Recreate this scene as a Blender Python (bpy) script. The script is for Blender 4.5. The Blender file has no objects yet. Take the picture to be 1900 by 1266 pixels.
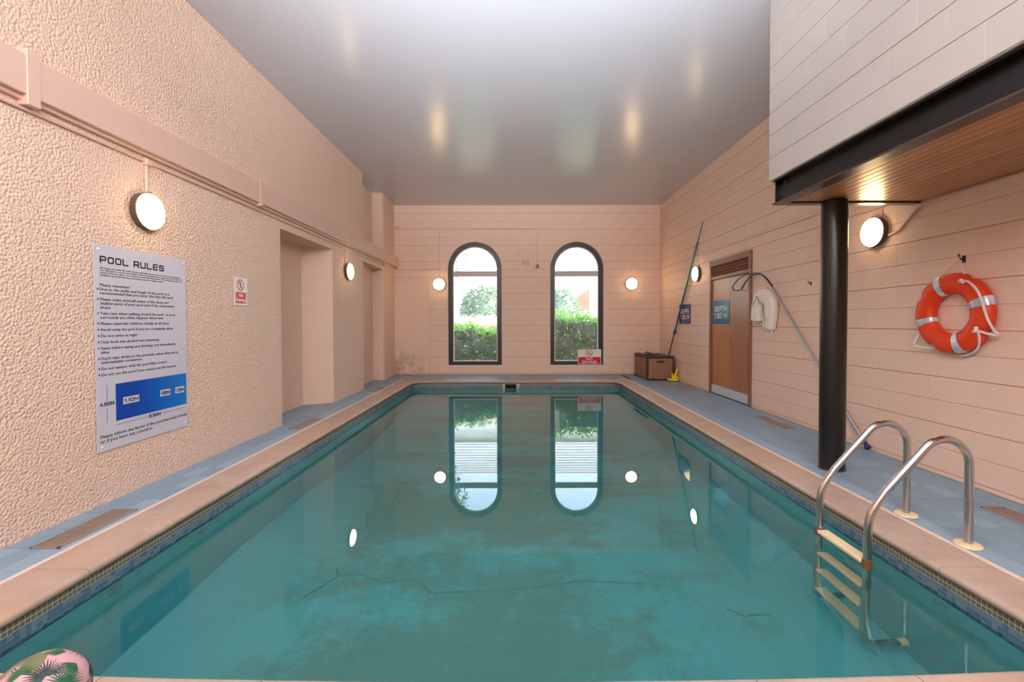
import bpy, bmesh, math, random
from mathutils import Vector, Matrix
PI = math.pi
C = bpy.context.scene.collection
S = bpy.context.scene

# ------------------------------------------------------------------ camera, world, lights, exposure
FPX = 859.65
cam = bpy.data.cameras.new('camera')
cam.sensor_width = 36.0
cam.lens = FPX / 1900 * 36.0
cam.shift_x = (950 - 957.5) / 1900
cam.shift_y = (615 - 633) / 1900
cam.clip_start = 0.02
co = bpy.data.objects.new('camera', cam)
C.objects.link(co)
co.matrix_world = (Matrix.Translation((0, 0, 1.3034)) @ Matrix.Rotation(PI/2 - 0.0198, 4, 'X')
                   @ Matrix.Rotation(-0.0024, 4, 'Z'))
S.camera = co

w = bpy.data.worlds.new('sky'); S.world = w
w.use_nodes = True
nt = w.node_tree
sky = nt.nodes.new('ShaderNodeTexSky')
sky.sky_type = 'NISHITA'
sky.sun_disc = False
sky.sun_elevation = math.radians(48)
sky.sun_rotation = math.radians(90)
sky.air_density = 1.0; sky.dust_density = 3.0; sky.ozone_density = 1.0
mxs = nt.nodes.new('ShaderNodeMix'); mxs.data_type = 'RGBA'
mxs.inputs[0].default_value = 0.55; mxs.inputs[7].default_value = (1.0, 1.03, 1.06, 1)   # thin bright cloud
nt.links.new(sky.outputs[0], mxs.inputs[6])
nt.links.new(mxs.outputs[2], nt.nodes['Background'].inputs[0])
nt.nodes['Background'].inputs[1].default_value = 3.6

def lamp(name, kind, loc, aim, energy, color, **kw):
    l = bpy.data.lights.new(name, kind)
    l.energy = energy; l.color = color
    for k, v in kw.items(): setattr(l, k, v)
    o = bpy.data.objects.new(name, l); C.objects.link(o)
    o.location = loc
    o.rotation_euler = (Vector(aim) - Vector(loc)).to_track_quat('-Z', 'Y').to_euler()
    return o
# sun from the right, high; grazes the garden side of the building
lamp('sun', 'SUN', (8, 13, 8), (0, 13.9, 2.0), 17.0, (1.0, 0.95, 0.86), angle=math.radians(0.6))
# the photographer's flash, bounced off the ceiling above the camera
lamp('bounce_flash', 'SPOT', (0.1, 0.25, 1.75), (0.0, 3.0, 4.2), 2500, (0.86, 0.93, 1.0),
     spot_size=math.radians(80), spot_blend=1.0, shadow_soft_size=0.12)
# added fill light high behind the camera; no windows stand there
lamp('back_fill', 'AREA', (-0.3, -0.96, 3.5), (-0.6, 8.0, 1.3), 440, (1.0, 0.96, 0.92),
     shape='RECTANGLE', size=5.4, size_y=1.1)

S.view_settings.view_transform = 'Standard'
S.view_settings.look = 'None'
S.view_settings.gamma = 1.0
S.view_settings.use_curve_mapping = False
S.view_settings.exposure = 0.11
S.cycles.use_denoising = True
S.cycles.max_bounces = 14
S.cycles.diffuse_bounces = 6
S.cycles.glossy_bounces = 5
S.cycles.transmission_bounces = 10
S.cycles.transparent_max_bounces = 12
S.cycles.sample_clamp_indirect = 6.0

# ------------------------------------------------------------------ room measures
XR, XL, H, D = 3.589, -2.97, 4.207, 11.56
PIL, PIR, POL, POR, YF = -2.262, 2.238, -2.570, 2.530, 10.19
YB = -1.0            # wall behind the camera
WZ = -0.16           # water level
TL, TR, TF = PIL - .03, PIR + .03, YF + .03   # tiled pool faces
def yn(x): return 1.667 + .0135 * x * x

# ------------------------------------------------------------------ mesh builder
class MB:
    def __init__(s): s.v = []; s.f = []; s.m = []
    def add(s, vs, fs, mi=0):
        b = len(s.v); s.v += [tuple(v) for v in vs]
        s.f += [tuple(b + i for i in f) for f in fs]; s.m += [mi] * len(fs); return s
    def box(s, x0, x1, y0, y1, z0, z1, mi=0, M=None):
        vs = [(x, y, z) for z in (z0, z1) for y in (y0, y1) for x in (x0, x1)]
        if M is not None: vs = [M @ Vector(v) for v in vs]
        return s.add(vs, [(0,2,3,1),(4,5,7,6),(0,1,5,4),(2,6,7,3),(0,4,6,2),(1,3,7,5)], mi)
    def cbox(s, x0, x1, y0, y1, z0, z1, c, mi=0, M=None):
        """box with all edges chamfered by c"""
        vs, ids = [], {}
        for i in (0,1):
            for j in (0,1):
                for k in (0,1):
                    X=(x0,x1)[i]; Y=(y0,y1)[j]; Z=(z0,z1)[k]
                    dx=c*(1-2*i); dy=c*(1-2*j); dz=c*(1-2*k)
                    for ax,p in enumerate(((X,Y+dy,Z+dz),(X+dx,Y,Z+dz),(X+dx,Y+dy,Z))):
                        ids[i,j,k,ax]=len(vs); vs.append(p)
        fs=[]
        for i in (0,1): fs.append([ids[i,j,k,0] for j,k in ((0,0),(0,1),(1,1),(1,0))][::(1 if i==0 else -1)])
        for j in (0,1): fs.append([ids[i,j,k,1] for i,k in ((0,0),(1,0),(1,1),(0,1))][::(1 if j==0 else -1)])
        for k in (0,1): fs.append([ids[i,j,k,2] for i,j in ((0,0),(0,1),(1,1),(1,0))][::(1 if k==0 else -1)])
        for a in (0,1):
            for b in (0,1):
                fs.append([ids[0,a,b,1],ids[1,a,b,1],ids[1,a,b,2],ids[0,a,b,2]])
                fs.append([ids[a,0,b,0],ids[a,1,b,0],ids[a,1,b,2],ids[a,0,b,2]])
                fs.append([ids[a,b,0,0],ids[a,b,1,0],ids[a,b,1,1],ids[a,b,0,1]])
                for k in (0,1): fs.append([ids[a,b,k,0],ids[a,b,k,1],ids[a,b,k,2]])
        if M is not None: vs=[M @ Vector(v) for v in vs]
        return s.add(vs, fs, mi)
    def prism(s, poly, a0, a1, axis='y', mi=0, M=None):
        """poly: 2-D outline; extruded along axis from a0 to a1"""
        def P(p, a):
            return {'y': (p[0], a, p[1]), 'x': (a, p[0], p[1]), 'z': (p[0], p[1], a)}[axis]
        n = len(poly)
        vs = [P(p, a0) for p in poly] + [P(p, a1) for p in poly]
        if M is not None: vs = [M @ Vector(v) for v in vs]
        fs = [tuple(range(n))[::-1], tuple(range(n, 2*n))]
        fs += [(i, (i+1) % n, n + (i+1) % n, n + i) for i in range(n)]
        return s.add(vs, fs, mi)
    def tube(s, pts, r, n=10, closed=False, mi=0, cap=True, squash=None):
        pts = [Vector(p) for p in pts]; k = len(pts)
        rr = r if isinstance(r, (list, tuple)) else [r] * k
        up = None; vs = []
        for i, p in enumerate(pts):
            a = pts[(i-1) % k] if (closed or i > 0) else p
            b = pts[(i+1) % k] if (closed or i < k-1) else p
            t = (b - a).normalized()
            if up is None:
                up = Vector((0,0,1)) if abs(t.z) < .9 else Vector((1,0,0))
            u = (up - t * up.dot(t)).normalized(); v = t.cross(u); up = u
            for j in range(n):
                an = 2*PI*j/n
                vs.append(p + u*(rr[i]*math.cos(an)) + v*(rr[i]*math.sin(an)))
        fs = []
        for i in range(k if closed else k-1):
            for j in range(n):
                a = i*n + j; b = i*n + (j+1) % n; c = ((i+1) % k)*n + (j+1) % n; d = ((i+1) % k)*n + j
                fs.append((a, b, c, d))
        if cap and not closed:
            fs += [tuple(range(n))[::-1], tuple((k-1)*n + j for j in range(n))]
        return s.add(vs, fs, mi)
    def lathe(s, prof, n=32, M=None, mi=0):
        """prof: (r, h) pairs, spun about local z"""
        vs = [(r*math.cos(2*PI*j/n), r*math.sin(2*PI*j/n), h) for r, h in prof for j in range(n)]
        if M is not None: vs = [M @ Vector(v) for v in vs]
        fs = [(i*n+j, i*n+(j+1) % n, (i+1)*n+(j+1) % n, (i+1)*n+j) for i in range(len(prof)-1) for j in range(n)]
        fs += [tuple(range(n))[::-1], tuple((len(prof)-1)*n+j for j in range(n))]
        return s.add(vs, fs, mi)
    def mesh(s, name, mats, smooth=False, ang=40, fix=True):
        me = bpy.data.meshes.new(name)
        me.from_pydata(s.v, [], s.f)
        for m in (mats if isinstance(mats, (list, tuple)) else [mats]): me.materials.append(m)
        me.polygons.foreach_set('material_index', s.m)
        if fix:
            bm = bmesh.new(); bm.from_mesh(me)
            bmesh.ops.recalc_face_normals(bm, faces=bm.faces)
            bm.to_mesh(me); bm.free()
        if smooth:
            me.polygons.foreach_set('use_smooth', [True]*len(me.polygons))
            me.set_sharp_from_angle(angle=math.radians(ang))
        me.update()
        return me
    def obj(s, name, mats, parent=None, smooth=False, ang=40, fix=True, **props):
        return link(name, s.mesh(name, mats, smooth, ang, fix), parent, **props)

def link(name, data, parent=None, loc=None, **props):
    o = bpy.data.objects.new(name, data); C.objects.link(o)
    if parent is not None: o.parent = parent
    if loc is not None: o.location = loc
    for k, v in props.items(): o[k] = v
    return o
def thing(name, label, cat, loc=(0,0,0), group=None, kind=None):
    o = bpy.data.objects.new(name, None); C.objects.link(o)
    o.empty_display_size = .1
    o['label'] = label
    if cat: o['category'] = cat
    if group: o['group'] = group
    if kind: o['kind'] = kind
    o.location = loc
    return o
def struct(name, label, mb=None, mats=None, **kw):
    o = mb.obj(name, mats, **kw) if mb is not None else link(name, None)
    o['kind'] = 'structure'; o['label'] = label
    return o

# ------------------------------------------------------------------ materials
def lin(r, g, b):
    f = lambda c: c/12.92 if c <= .04045 else ((c+.055)/1.055)**2.4
    return (f(r/255), f(g/255), f(b/255), 1)
class N:
    def __init__(s, name):
        s.m = bpy.data.materials.new(name); s.m.use_nodes = True
        s.t = s.m.node_tree; s.b = s.t.nodes['Principled BSDF']; s.out = s.t.nodes['Material Output']
    def n(s, typ, ins=None, **kw):
        nd = s.t.nodes.new(typ)
        for k, v in kw.items(): setattr(nd, k, v)
        for k, v in (ins or {}).items():
            if isinstance(v, bpy.types.NodeSocket): s.t.links.new(v, nd.inputs[k])
            else: nd.inputs[k].default_value = v
        return nd
    def set(s, **kw):
        for k, v in kw.items():
            k = k.replace('_', ' ')
            if isinstance(v, bpy.types.NodeSocket): s.t.links.new(v, s.b.inputs[k])
            else: s.b.inputs[k].default_value = v
        return s
    def pos(s): return s.n('ShaderNodeTexCoord').outputs['Object']
    def noise(s, scale, detail=3, rough=.5, vec=None, dist=0.0):
        return s.n('ShaderNodeTexNoise', {'Scale': scale, 'Detail': detail, 'Roughness': rough, 'Distortion': dist,
                                           'Vector': vec if vec is not None else s.pos()}).outputs['Fac']
    def ramp(s, fac, a, b):
        r = s.n('ShaderNodeMapRange', {'Value': fac, 'From Min': a, 'From Max': b}); return r.outputs[0]
    def mix(s, fac, a, b):
        m = s.n('ShaderNodeMix', data_type='RGBA')
        for i, v in ((0, fac), (6, a), (7, b)):
            if isinstance(v, bpy.types.NodeSocket): s.t.links.new(v, m.inputs[i])
            else: m.inputs[i].default_value = v
        return m.outputs[2]
    def math(s, op, a, b=0.0):
        m = s.n('ShaderNodeMath', operation=op)
        for i, v in ((0, a), (1, b)):
            if isinstance(v, bpy.types.NodeSocket): s.t.links.new(v, m.inputs[i])
            else: m.inputs[i].default_value = v
        return m.outputs[0]
    def bump(s, h, strength=.5, dist=.01):
        b = s.n('ShaderNodeBump', {'Height': h, 'Strength': strength, 'Distance': dist})
        s.t.links.new(b.outputs[0], s.b.inputs['Normal']); return s
def plain(name, col, rough=.5, metal=0.0, var=.08, vscale=8.0, bump=0.0, bscale=60.0, spec=.5, coat=0.0):
    k = N(name); c = lin(*col)
    d = tuple(x*(1-var) for x in c[:3]) + (1,); e = tuple(min(1, x*(1+var)) for x in c[:3]) + (1,)
    k.set(Base_Color=k.mix(k.noise(vscale), d, e), Roughness=rough, Metallic=metal, Specular_IOR_Level=spec, Coat_Weight=coat)
    if bump: k.bump(k.noise(bscale, 4), bump, .004)
    return k.m

PINK = (239, 207, 188)
def pink_block(name, col=PINK):
    k = N(name); c = lin(*col)
    d = tuple(x*.93 for x in c[:3]) + (1,)
    k.set(Base_Color=k.mix(k.noise(2.2, 4), d, c), Roughness=.55, Specular_IOR_Level=.35)
    k.bump(k.noise(70, 5, .65), .25, .004)
    return k.m
M_block = pink_block('painted_block')
M_joint = plain('painted_joint', (205, 152, 130), .8)
M_upper = pink_block('upper_block', (182, 174, 170))
M_upjoint = plain('upper_joint', (214, 204, 198), .8)
def roughcast(name, mould):
    k = N(name); c = lin(*PINK); p = k.pos()
    v = k.n('ShaderNodeTexVoronoi', {'Vector': p, 'Scale': 56.0, 'Randomness': 1.0, 'Smoothness': .3}, feature='SMOOTH_F1').outputs['Distance']
    n1 = k.noise(150, 3, .6, p); n2 = k.noise(1.6, 3, .5, p)
    base = k.mix(n2, tuple(x*.95 for x in c[:3]) + (1,), c)
    # dark specks of mould and chips close to the floor
    z = k.n('ShaderNodeSeparateXYZ', {0: p}).outputs['Z']
    low = k.ramp(z, mould, 0.0)
    sp = k.ramp(k.noise(17, 5, .7, p), .665, .70)
    patch = k.ramp(k.noise(2.3, 2, .5, p), .45, .62)
    base = k.mix(k.math('MULTIPLY', k.math('MULTIPLY', low, sp), patch), base, lin(96, 62, 50))
    k.set(Base_Color=base, Roughness=.75, Specular_IOR_Level=.3)
    k.bump(k.math('ADD', k.math('MULTIPLY', v, -1.15), k.math('MULTIPLY', n1, .38)), .62, .017)
    return k.m
M_rough = roughcast('pebbledash_render', .5)
def patch_mat():
    k = N('mouldy_render'); c = lin(*PINK); p = k.pos()
    z = k.n('ShaderNodeSeparateXYZ', {0: p}).outputs['Z']; x = k.n('ShaderNodeSeparateXYZ', {0: p}).outputs['X']
    m = k.math('MULTIPLY', k.ramp(z, .95, .1), k.ramp(x, -2.05, -2.9))
    m = k.math('MULTIPLY', m, k.ramp(k.noise(5, 5, .65, p), .38, .72))
    k.set(Base_Color=k.mix(m, c, lin(112, 84, 74)), Roughness=.8, Specular_IOR_Level=.3)
    k.bump(k.noise(60, 4, .6, p), .5, .012)
    return k.m
M_patch = patch_mat()
def ceiling_mat():
    k = N('gloss_ceiling_paint'); p = k.pos()
    k.set(Base_Color=k.mix(k.noise(.7, 3), lin(186, 186, 192), lin(194, 193, 199)), Roughness=.22, Specular_IOR_Level=.42)
    st = k.n('ShaderNodeMapping', {'Vector': p, 'Scale': (1.0, 9.0, 1.0)}).outputs[0]
    k.bump(k.noise(2.2, 5, .6, st), .12, .010)
    return k.m
M_ceil = ceiling_mat()
M_white = plain('white_paint', (232, 226, 222), .5)
M_trunk = plain('painted_trunking', (222, 187, 172), .42, var=.03)
M_brown = plain('dark_brown_frame', (52, 30, 26), .4, var=.15)
M_bead = plain('pale_bead', (226, 224, 230), .4)
M_transom = plain('pale_transom', (206, 194, 196), .6)  # paler than the brown frame
M_black = plain('black_steel', (17, 15, 16), .3, var=.3, vscale=40, bump=.35, bscale=90)
M_blacklip = plain('brown_black_steel', (70, 56, 50), .3, var=.25, vscale=14)  # brown reflected on the beam flange is mixed into the steel colour
def wood(name, a, b, rough, axis_scale, coat=0.0, scale=3.0):
    k = N(name); p = k.pos()
    r = k.n('ShaderNodeObjectInfo').outputs['Random']
    off = k.n('ShaderNodeCombineXYZ', {0: k.math('MULTIPLY', r, 9.0), 1: k.math('MULTIPLY', r, 31.0), 2: k.math('MULTIPLY', r, 17.0)}).outputs[0]
    q = k.n('ShaderNodeVectorMath', {0: p, 1: off}, operation='ADD').outputs[0]
    mp = k.n('ShaderNodeMapping', {'Vector': q, 'Scale': axis_scale}).outputs[0]
    n1 = k.noise(scale, 5, .6, mp, .6)
    c = k.mix(k.ramp(n1, .3, .72), lin(*a), lin(*b))
    hsv = k.n('ShaderNodeHueSaturation', {'Color': c, 'Value': k.math('ADD', k.math('MULTIPLY', r, .22), .89)}).outputs[0]
    k.set(Base_Color=hsv, Roughness=rough, Coat_Weight=coat, Coat_Roughness=.12)
    k.bump(n1, .08, .003)
    return k.m
M_pine = wood('varnished_pine', (176, 112, 68), (208, 146, 94), .34, (14, .9, 14), .15)
M_doorA = wood('door_veneer_light', (182, 112, 62), (204, 136, 80), .38, (12, 12, .7), .2)
M_doorB = wood('door_veneer_dark', (152, 94, 62), (176, 114, 78), .38, (12, 12, .7), .2)
M_doorF = wood('door_frame_wood', (136, 86, 70), (160, 106, 86), .45, (10, 10, 1.2))
M_kick = plain('grey_kickplate', (196, 200, 208), .4, var=.03)
def tilemat(name, col):
    k = N(name); c = lin(*col); r = k.n('ShaderNodeObjectInfo').outputs['Random']
    m = k.mix(k.noise(5, 4), tuple(x*.94 for x in c[:3]) + (1,), tuple(min(1, x*1.03) for x in c[:3]) + (1,))
    hsv = k.n('ShaderNodeHueSaturation', {'Color': m, 'Value': k.math('ADD', k.math('MULTIPLY', r, .06), .97)}).outputs[0]
    k.set(Base_Color=hsv, Roughness=.42, Specular_IOR_Level=.45)
    k.bump(k.noise(90, 3), .12, .002)
    return k.m
M_tileA = tilemat('blue_floor_tile', (128, 156, 176))
M_tileB = tilemat('pale_blue_floor_tile', (140, 168, 188))
M_tileC = tilemat('slate_blue_floor_tile', (124, 151, 172))
M_grout = plain('floor_grout', (112, 126, 142), .85)
def stone_mat():
    k = N('sandstone_coping'); p = k.pos(); r = k.n('ShaderNodeObjectInfo').outputs['Random']
    a = k.mix(k.ramp(k.noise(3.4, 6, .65, p), .3, .7), lin(168, 144, 132), lin(192, 170, 156))
    a = k.mix(k.ramp(k.noise(1.1, 2, .5, p), .45, .7), a, lin(190, 156, 130))
    hsv = k.n('ShaderNodeHueSaturation', {'Color': a, 'Value': k.math('ADD', k.math('MULTIPLY', r, .08), .96)}).outputs[0]
    z = k.n('ShaderNodeSeparateXYZ', {0: p}).outputs['Z']
    st = k.math('MULTIPLY', k.ramp(z, -.014, -.046), k.ramp(k.noise(9, 4, .6, p), .2, .5))
    k.set(Base_Color=k.mix(k.math('MULTIPLY', st, .75), hsv, lin(112, 112, 84)), Roughness=.55)
    k.bump(k.noise(120, 4, .6, p), .15, .003)
    return k.m
M_stone = stone_mat()
M_bed = plain('coping_mortar', (150, 128, 112), .9)
M_trim = plain('cream_edge_trim', (228, 208, 198), .5)
def liner_mat():
    k = N('pool_liner'); p = k.pos()
    q = k.n('ShaderNodeMapping', {'Vector': p, 'Scale': (.75, 1.25, 1.0)}).outputs[0]
    big = k.noise(.62, 6, .6, q, .35); fine = k.noise(7, 6, .75, p); grain = k.noise(60, 3, .7, p)
    mm = k.math('ADD', big, k.math('ADD', k.math('MULTIPLY', k.math('SUBTRACT', fine, .5), .34), k.math('MULTIPLY', k.math('SUBTRACT', grain, .5), .22)))
    sep = k.n('ShaderNodeSeparateXYZ', {0: p}).outputs
    inner = k.math('MULTIPLY', k.ramp(k.math('ABSOLUTE', sep['X']), 2.15, 1.3), k.ramp(sep['Z'], -.75, -1.0))
    silt = k.math('MULTIPLY', k.ramp(mm, .43, .54), inner)
    edge = k.math('MULTIPLY', k.ramp(sep['Z'], -.75, -.35), k.math('MULTIPLY', k.ramp(k.noise(4, 5, .7, p), .55, .64), .6))
    silt = k.math('ADD', k.math('MULTIPLY', silt, .66), edge)
    base = k.mix(k.noise(1.1, 3, .5, p), lin(106, 192, 198), lin(120, 202, 208))
    k.set(Base_Color=k.mix(silt, base, lin(118, 148, 132)), Roughness=.7, Specular_IOR_Level=.2)
    return k.m
M_liner = liner_mat()
M_silt = plain('dark_silt', (98, 164, 164), .9)
MOS = [plain('mosaic_olive', (112, 110, 96), .25), plain('mosaic_blue', (76, 110, 138), .22), plain('mosaic_pale_blue', (108, 130, 146), .22),
       plain('mosaic_teal', (46, 98, 122), .22)]
M_bgrout = plain('blue_grey_grout', (124, 142, 156), .6)
M_mgrout = plain('mosaic_grout', (196, 190, 170), .7)
def metal(name, col, rough, var=.1):
    k = N(name); c = lin(*col); p = k.pos()
    n1 = k.noise(14, 4, .6, p)
    k.set(Base_Color=k.mix(n1, tuple(x*(1-var) for x in c[:3])+(1,), c), Metallic=1.0, Roughness=k.math('ADD', k.math('MULTIPLY', n1, .06), rough))
    return k.m
M_steel = metal('brushed_stainless', (206, 198, 194), .2, .06)
M_alu = metal('aluminium_pole', (202, 200, 204), .36)
M_grey = metal('grey_pole', (122, 118, 120), .4)
M_cream = plain('cream_plastic', (232, 212, 176), .45)
M_rust = plain('rusty_collar', (134, 88, 56), .6, .4, .3, 40)
M_bronze = plain('bronze_grate', (156, 136, 130), .45, .2)
M_dark = plain('dark_void', (22, 20, 20), .9)
M_orange = plain('orange_plastic', (226, 62, 16), .42, var=.06)
M_rope = plain('white_rope', (232, 216, 214), .8, var=.1, vscale=60)
def band_mat():
    k = N('reflective_tape'); n1 = k.noise(9, 3)
    k.set(Base_Color=k.mix(k.ramp(n1, .35, .65), lin(168, 184, 214), lin(240, 244, 248)), Roughness=.3, Metallic=.25); return k.m
M_band = band_mat()
M_vinyl = plain('white_vinyl', (238, 226, 216), .5, var=.05, vscale=5, bump=.15, bscale=25)
M_thread = plain('dark_cord', (72, 62, 62), .7)
M_hook = plain('rusty_hook', (58, 40, 36), .6, .5)
M_crook = plain('navy_crook', (42, 44, 92), .4)
M_teal = plain('teal_pole', (44, 112, 122), .35)
M_board = plain('sign_board', (206, 204, 218), .3, var=.02)
M_signw = plain('sign_white', (232, 228, 228), .35, var=.02)
M_ink = plain('sign_ink', (34, 22, 34), .5)
M_red = plain('sign_red', (206, 28, 44), .35, var=.05)
M_red2 = plain('sign_vermilion', (216, 62, 54), .4, var=.05)
M_letter = plain('white_lettering', (242, 238, 240), .4, var=.01)
def blue_panel():
    k = N('sign_blue_panel'); p = k.pos()
    y = k.n('ShaderNodeSeparateXYZ', {0: p}).outputs['Y']
    k.set(Base_Color=k.mix(k.ramp(y, 3.6, 4.15), lin(4, 66, 168), lin(0, 122, 214)), Roughness=.3); return k.m
M_bluep = blue_panel()
M_navy = plain('navy_sign', (36, 52, 128), .14, var=.03)
M_navy_sheen = plain('navy_sign_sheen', (22, 92, 150), .14, var=.03)  # navy board with the window's sheen painted into its colour
M_card = plain('brown_box_panel', (150, 106, 80), .55, var=.1, vscale=5)
M_lid = plain('dark_lid', (58, 48, 48), .45)
M_yellow = plain('yellow_foam', (238, 204, 12), .5)
M_ballp = plain('pink_ball_vinyl', (208, 160, 168), .3, var=.04)
M_g1 = plain('palm_green', (34, 96, 66), .35, var=.3, vscale=60)
M_g2 = plain('palm_dark', (24, 52, 52), .35, var=.3, vscale=60)
M_g3 = plain('palm_olive', (110, 118, 82), .35, var=.3, vscale=60)
def emit(name, col, s):
    k = N(name); k.set(Base_Color=(.9,.88,.84,1), Emission_Color=lin(*col), Emission_Strength=s, Roughness=.4); return k.m
M_glow = emit('lit_diffuser', (255, 214, 156), 28.0)
M_lampbase = plain('bronze_lamp_base', (92, 70, 52), .45)
M_switch = plain('grey_switch', (120, 92, 84), .5)
def glass_mat():
    k = N('dusty_glass')
    tr = k.n('ShaderNodeBsdfTransparent', {'Color': (.93, .96, .95, 1)})
    gl = k.n('ShaderNodeBsdfGlossy', {'Roughness': .0})
    fr = k.n('ShaderNodeFresnel', {'IOR': 1.5})
    m1 = k.n('ShaderNodeMixShader', {0: fr.outputs[0], 1: tr.outputs[0], 2: gl.outputs[0]})
    d = k.n('ShaderNodeBsdfTranslucent', {'Color': (.85, .87, .9, 1)})
    dirt = k.math('ADD', k.math('MULTIPLY', k.ramp(k.noise(5, 5, .6), .4, .8), .05), .015)
    m2 = k.n('ShaderNodeMixShader', {0: dirt, 1: m1.outputs[0], 2: d.outputs[0]})
    k.t.links.new(m2.outputs[0], k.out.inputs[0]); return k.m
M_glass = glass_mat()
def water_mat():
    k = N('pool_water')
    k.t.nodes.remove(k.b)
    g = k.n('ShaderNodeBsdfGlass', {'IOR': 1.333, 'Roughness': 0.0, 'Color': (1, 1, 1, 1)})
    b = k.n('ShaderNodeBump', {'Height': k.noise(1.3, 2), 'Strength': .02, 'Distance': .01})
    k.t.links.new(b.outputs[0], g.inputs['Normal'])
    k.t.links.new(g.outputs[0], k.out.inputs['Surface'])
    v = k.n('ShaderNodeVolumeAbsorption', {'Color': (.30, .80, .82, 1), 'Density': .30})
    k.t.links.new(v.outputs[0], k.out.inputs['Volume'])
    return k.m
M_water = water_mat()
def leafmat(name, col, trans=.45):
    k = N(name); c = lin(*col)
    a = k.mix(k.noise(3, 3), tuple(x*.6 for x in c[:3])+(1,), tuple(min(1, x*1.35) for x in c[:3])+(1,))
    t = k.n('ShaderNodeBsdfTranslucent', {'Color': a})
    k.set(Base_Color=a, Roughness=.45)
    m = k.n('ShaderNodeMixShader', {0: trans, 1: k.b.outputs[0], 2: t.outputs[0]})
    k.t.links.new(m.outputs[0], k.out.inputs[0]); return k.m
M_leaf = leafmat('hedge_leaf', (84, 134, 34))
M_leafd = leafmat('bush_leaf', (120, 140, 112), .3)
M_pale = leafmat('pale_grass', (214, 200, 180), .4)
M_twig = plain('hedge_stem', (70, 66, 50), .8)
M_soil = plain('garden_soil', (110, 110, 84), .9, var=.3)
M_hwall = plain('white_house_render', (236, 234, 228), .8)
M_slate = plain('pale_slate', (206, 204, 206), .7, var=.06)
M_pan = plain('house_pane', (70, 70, 80), .3)
M_porch = plain('porch_tile', (124, 96, 72), .7)

# ------------------------------------------------------------------ floor and pool surround
base = MB()
base.box(XL-.5, POL, YB, D, -.3, -.004)
base.box(POR, XR+.1, YB, D, -.3, -.004)
base.box(POL, POR, 10.49, D, -.3, -.004)
base.box(POL, POR, YB, 1.36, -.3, -.004)
floor = struct('floor', 'blue tiled poolside floor running round the swimming pool', base, M_grout)
random.seed(3)
TLn, TWd = .25, .1275
def tile_mesh(nm, sx, sy, m):
    return MB().cbox(-sx/2+.002, sx/2-.002, -sy/2+.002, sy/2-.002, -.02, 0, .0025).mesh(nm, m)
tms = {(o, i): tile_mesh('floor_tile', *((TWd, TLn) if o == 0 else (.125, TLn)), m) for o in (0,) for i, m in enumerate((M_tileA, M_tileB, M_tileC))}
tiles = []
y0 = 1.155
for r in range(42):
    yc = y0 + TLn*(r+.5)
    if yc + TLn/2 > D + .01: break
    for c in range(8):
        mi = 1 if (c == 0 and random.random() < .85) or random.random() < .06 else (2 if random.random() < .3 else 0)
        tiles.append((POR+.036 + TWd*(c+.5), yc, mi))
    for c in range(6):
        x = POL-.036 - TWd*(c+.5)
        if c >= 3 and not (5.86 < yc < 7.5 or 9.05 < yc < 10.45): continue
        mi = 1 if (c == 0 and random.random() < .9) or random.random() < .04 else (2 if random.random() < .3 else 0)
        tiles.append((x, yc, mi))
for r in range(5):
    yc = 10.49 + .0 + TLn*(r+.5)
    if yc > D: break
    for c in range(41):
        tiles.append((POL + TWd*(c+.5) - .03, min(yc, D-TLn/2), 1 if random.random() < .4 else 0))
tiles.sort(key=lambda t: (t[0]**2 + t[1]**2 + 1.7)**1.5 + (1e6 if t[1] < 1.9 or t[0]**2 > (1.12*t[1])**2 else 0))
rest = MB()
for i, (x, y, mi) in enumerate(tiles):
    if i < 290:
        link('floor_tile', tms[0, mi], floor, (x, y, 0))
    else:
        rest.cbox(x-TWd/2+.002, x+TWd/2-.002, y-TLn/2+.002, y+TLn/2-.002, -.02, 0, .0025, mi)
rest.obj('tile_field', [M_tileA, M_tileB, M_tileC], floor, kind='stuff')

pool = thing('swimming_pool', 'rectangular sunken swimming pool with sandstone coping and blue mosaic band', 'pool', (0, 6, 0))
PI0 = Matrix.Translation((0, 6, 0)).inverted()
def padd(mb, name, mats, smooth=False, **props):
    o = mb.obj(name, mats, pool, smooth, **props); o.matrix_parent_inverse = PI0; return o
def stone(I, O):
    prof = [(.028, -.05), (.012, -.047), (.002, -.036), (0, -.025), (.003, -.012), (.012, -.003), (.028, 0)]
    mb = MB(); vs = []; n = len(prof) + 2
    for a, b in zip(I, O):
        a = Vector((a[0], a[1], 0)); b = Vector((b[0], b[1], 0)); d = (b-a); L = d.length; d.normalize()
        for s_, z in prof: vs.append(a + d*s_ + Vector((0, 0, z)))
        vs.append(b + Vector((0, 0, 0))); vs.append(b + Vector((0, 0, -.05)))
    fs = []
    for i in range(len(I)-1):
        for j in range(n):
            fs.append((i*n+j, i*n+(j+1) % n, (i+1)*n+(j+1) % n, (i+1)*n+j))
    fs += [tuple(range(n)), tuple((len(I)-1)*n+j for j in range(n))]
    mb.add(vs, fs)
    padd(mb, 'coping_stone', M_stone, True)
g = .002
ys = [1.0] + [2.43 + .61*k for k in range(13) if 2.43+.61*k < 9.6] + [9.72]
for a, b in zip(ys, ys[1:]):
    if a < 1.6: a = yn(2.25) - .0
    stone([(PIR, a+g), (PIR, b-g)], [(POR, a+g), (POR, b-g)])
    stone([(PIL, a+g), (PIL, b-g)], [(POL, a+g), (POL, b-g)])
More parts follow.
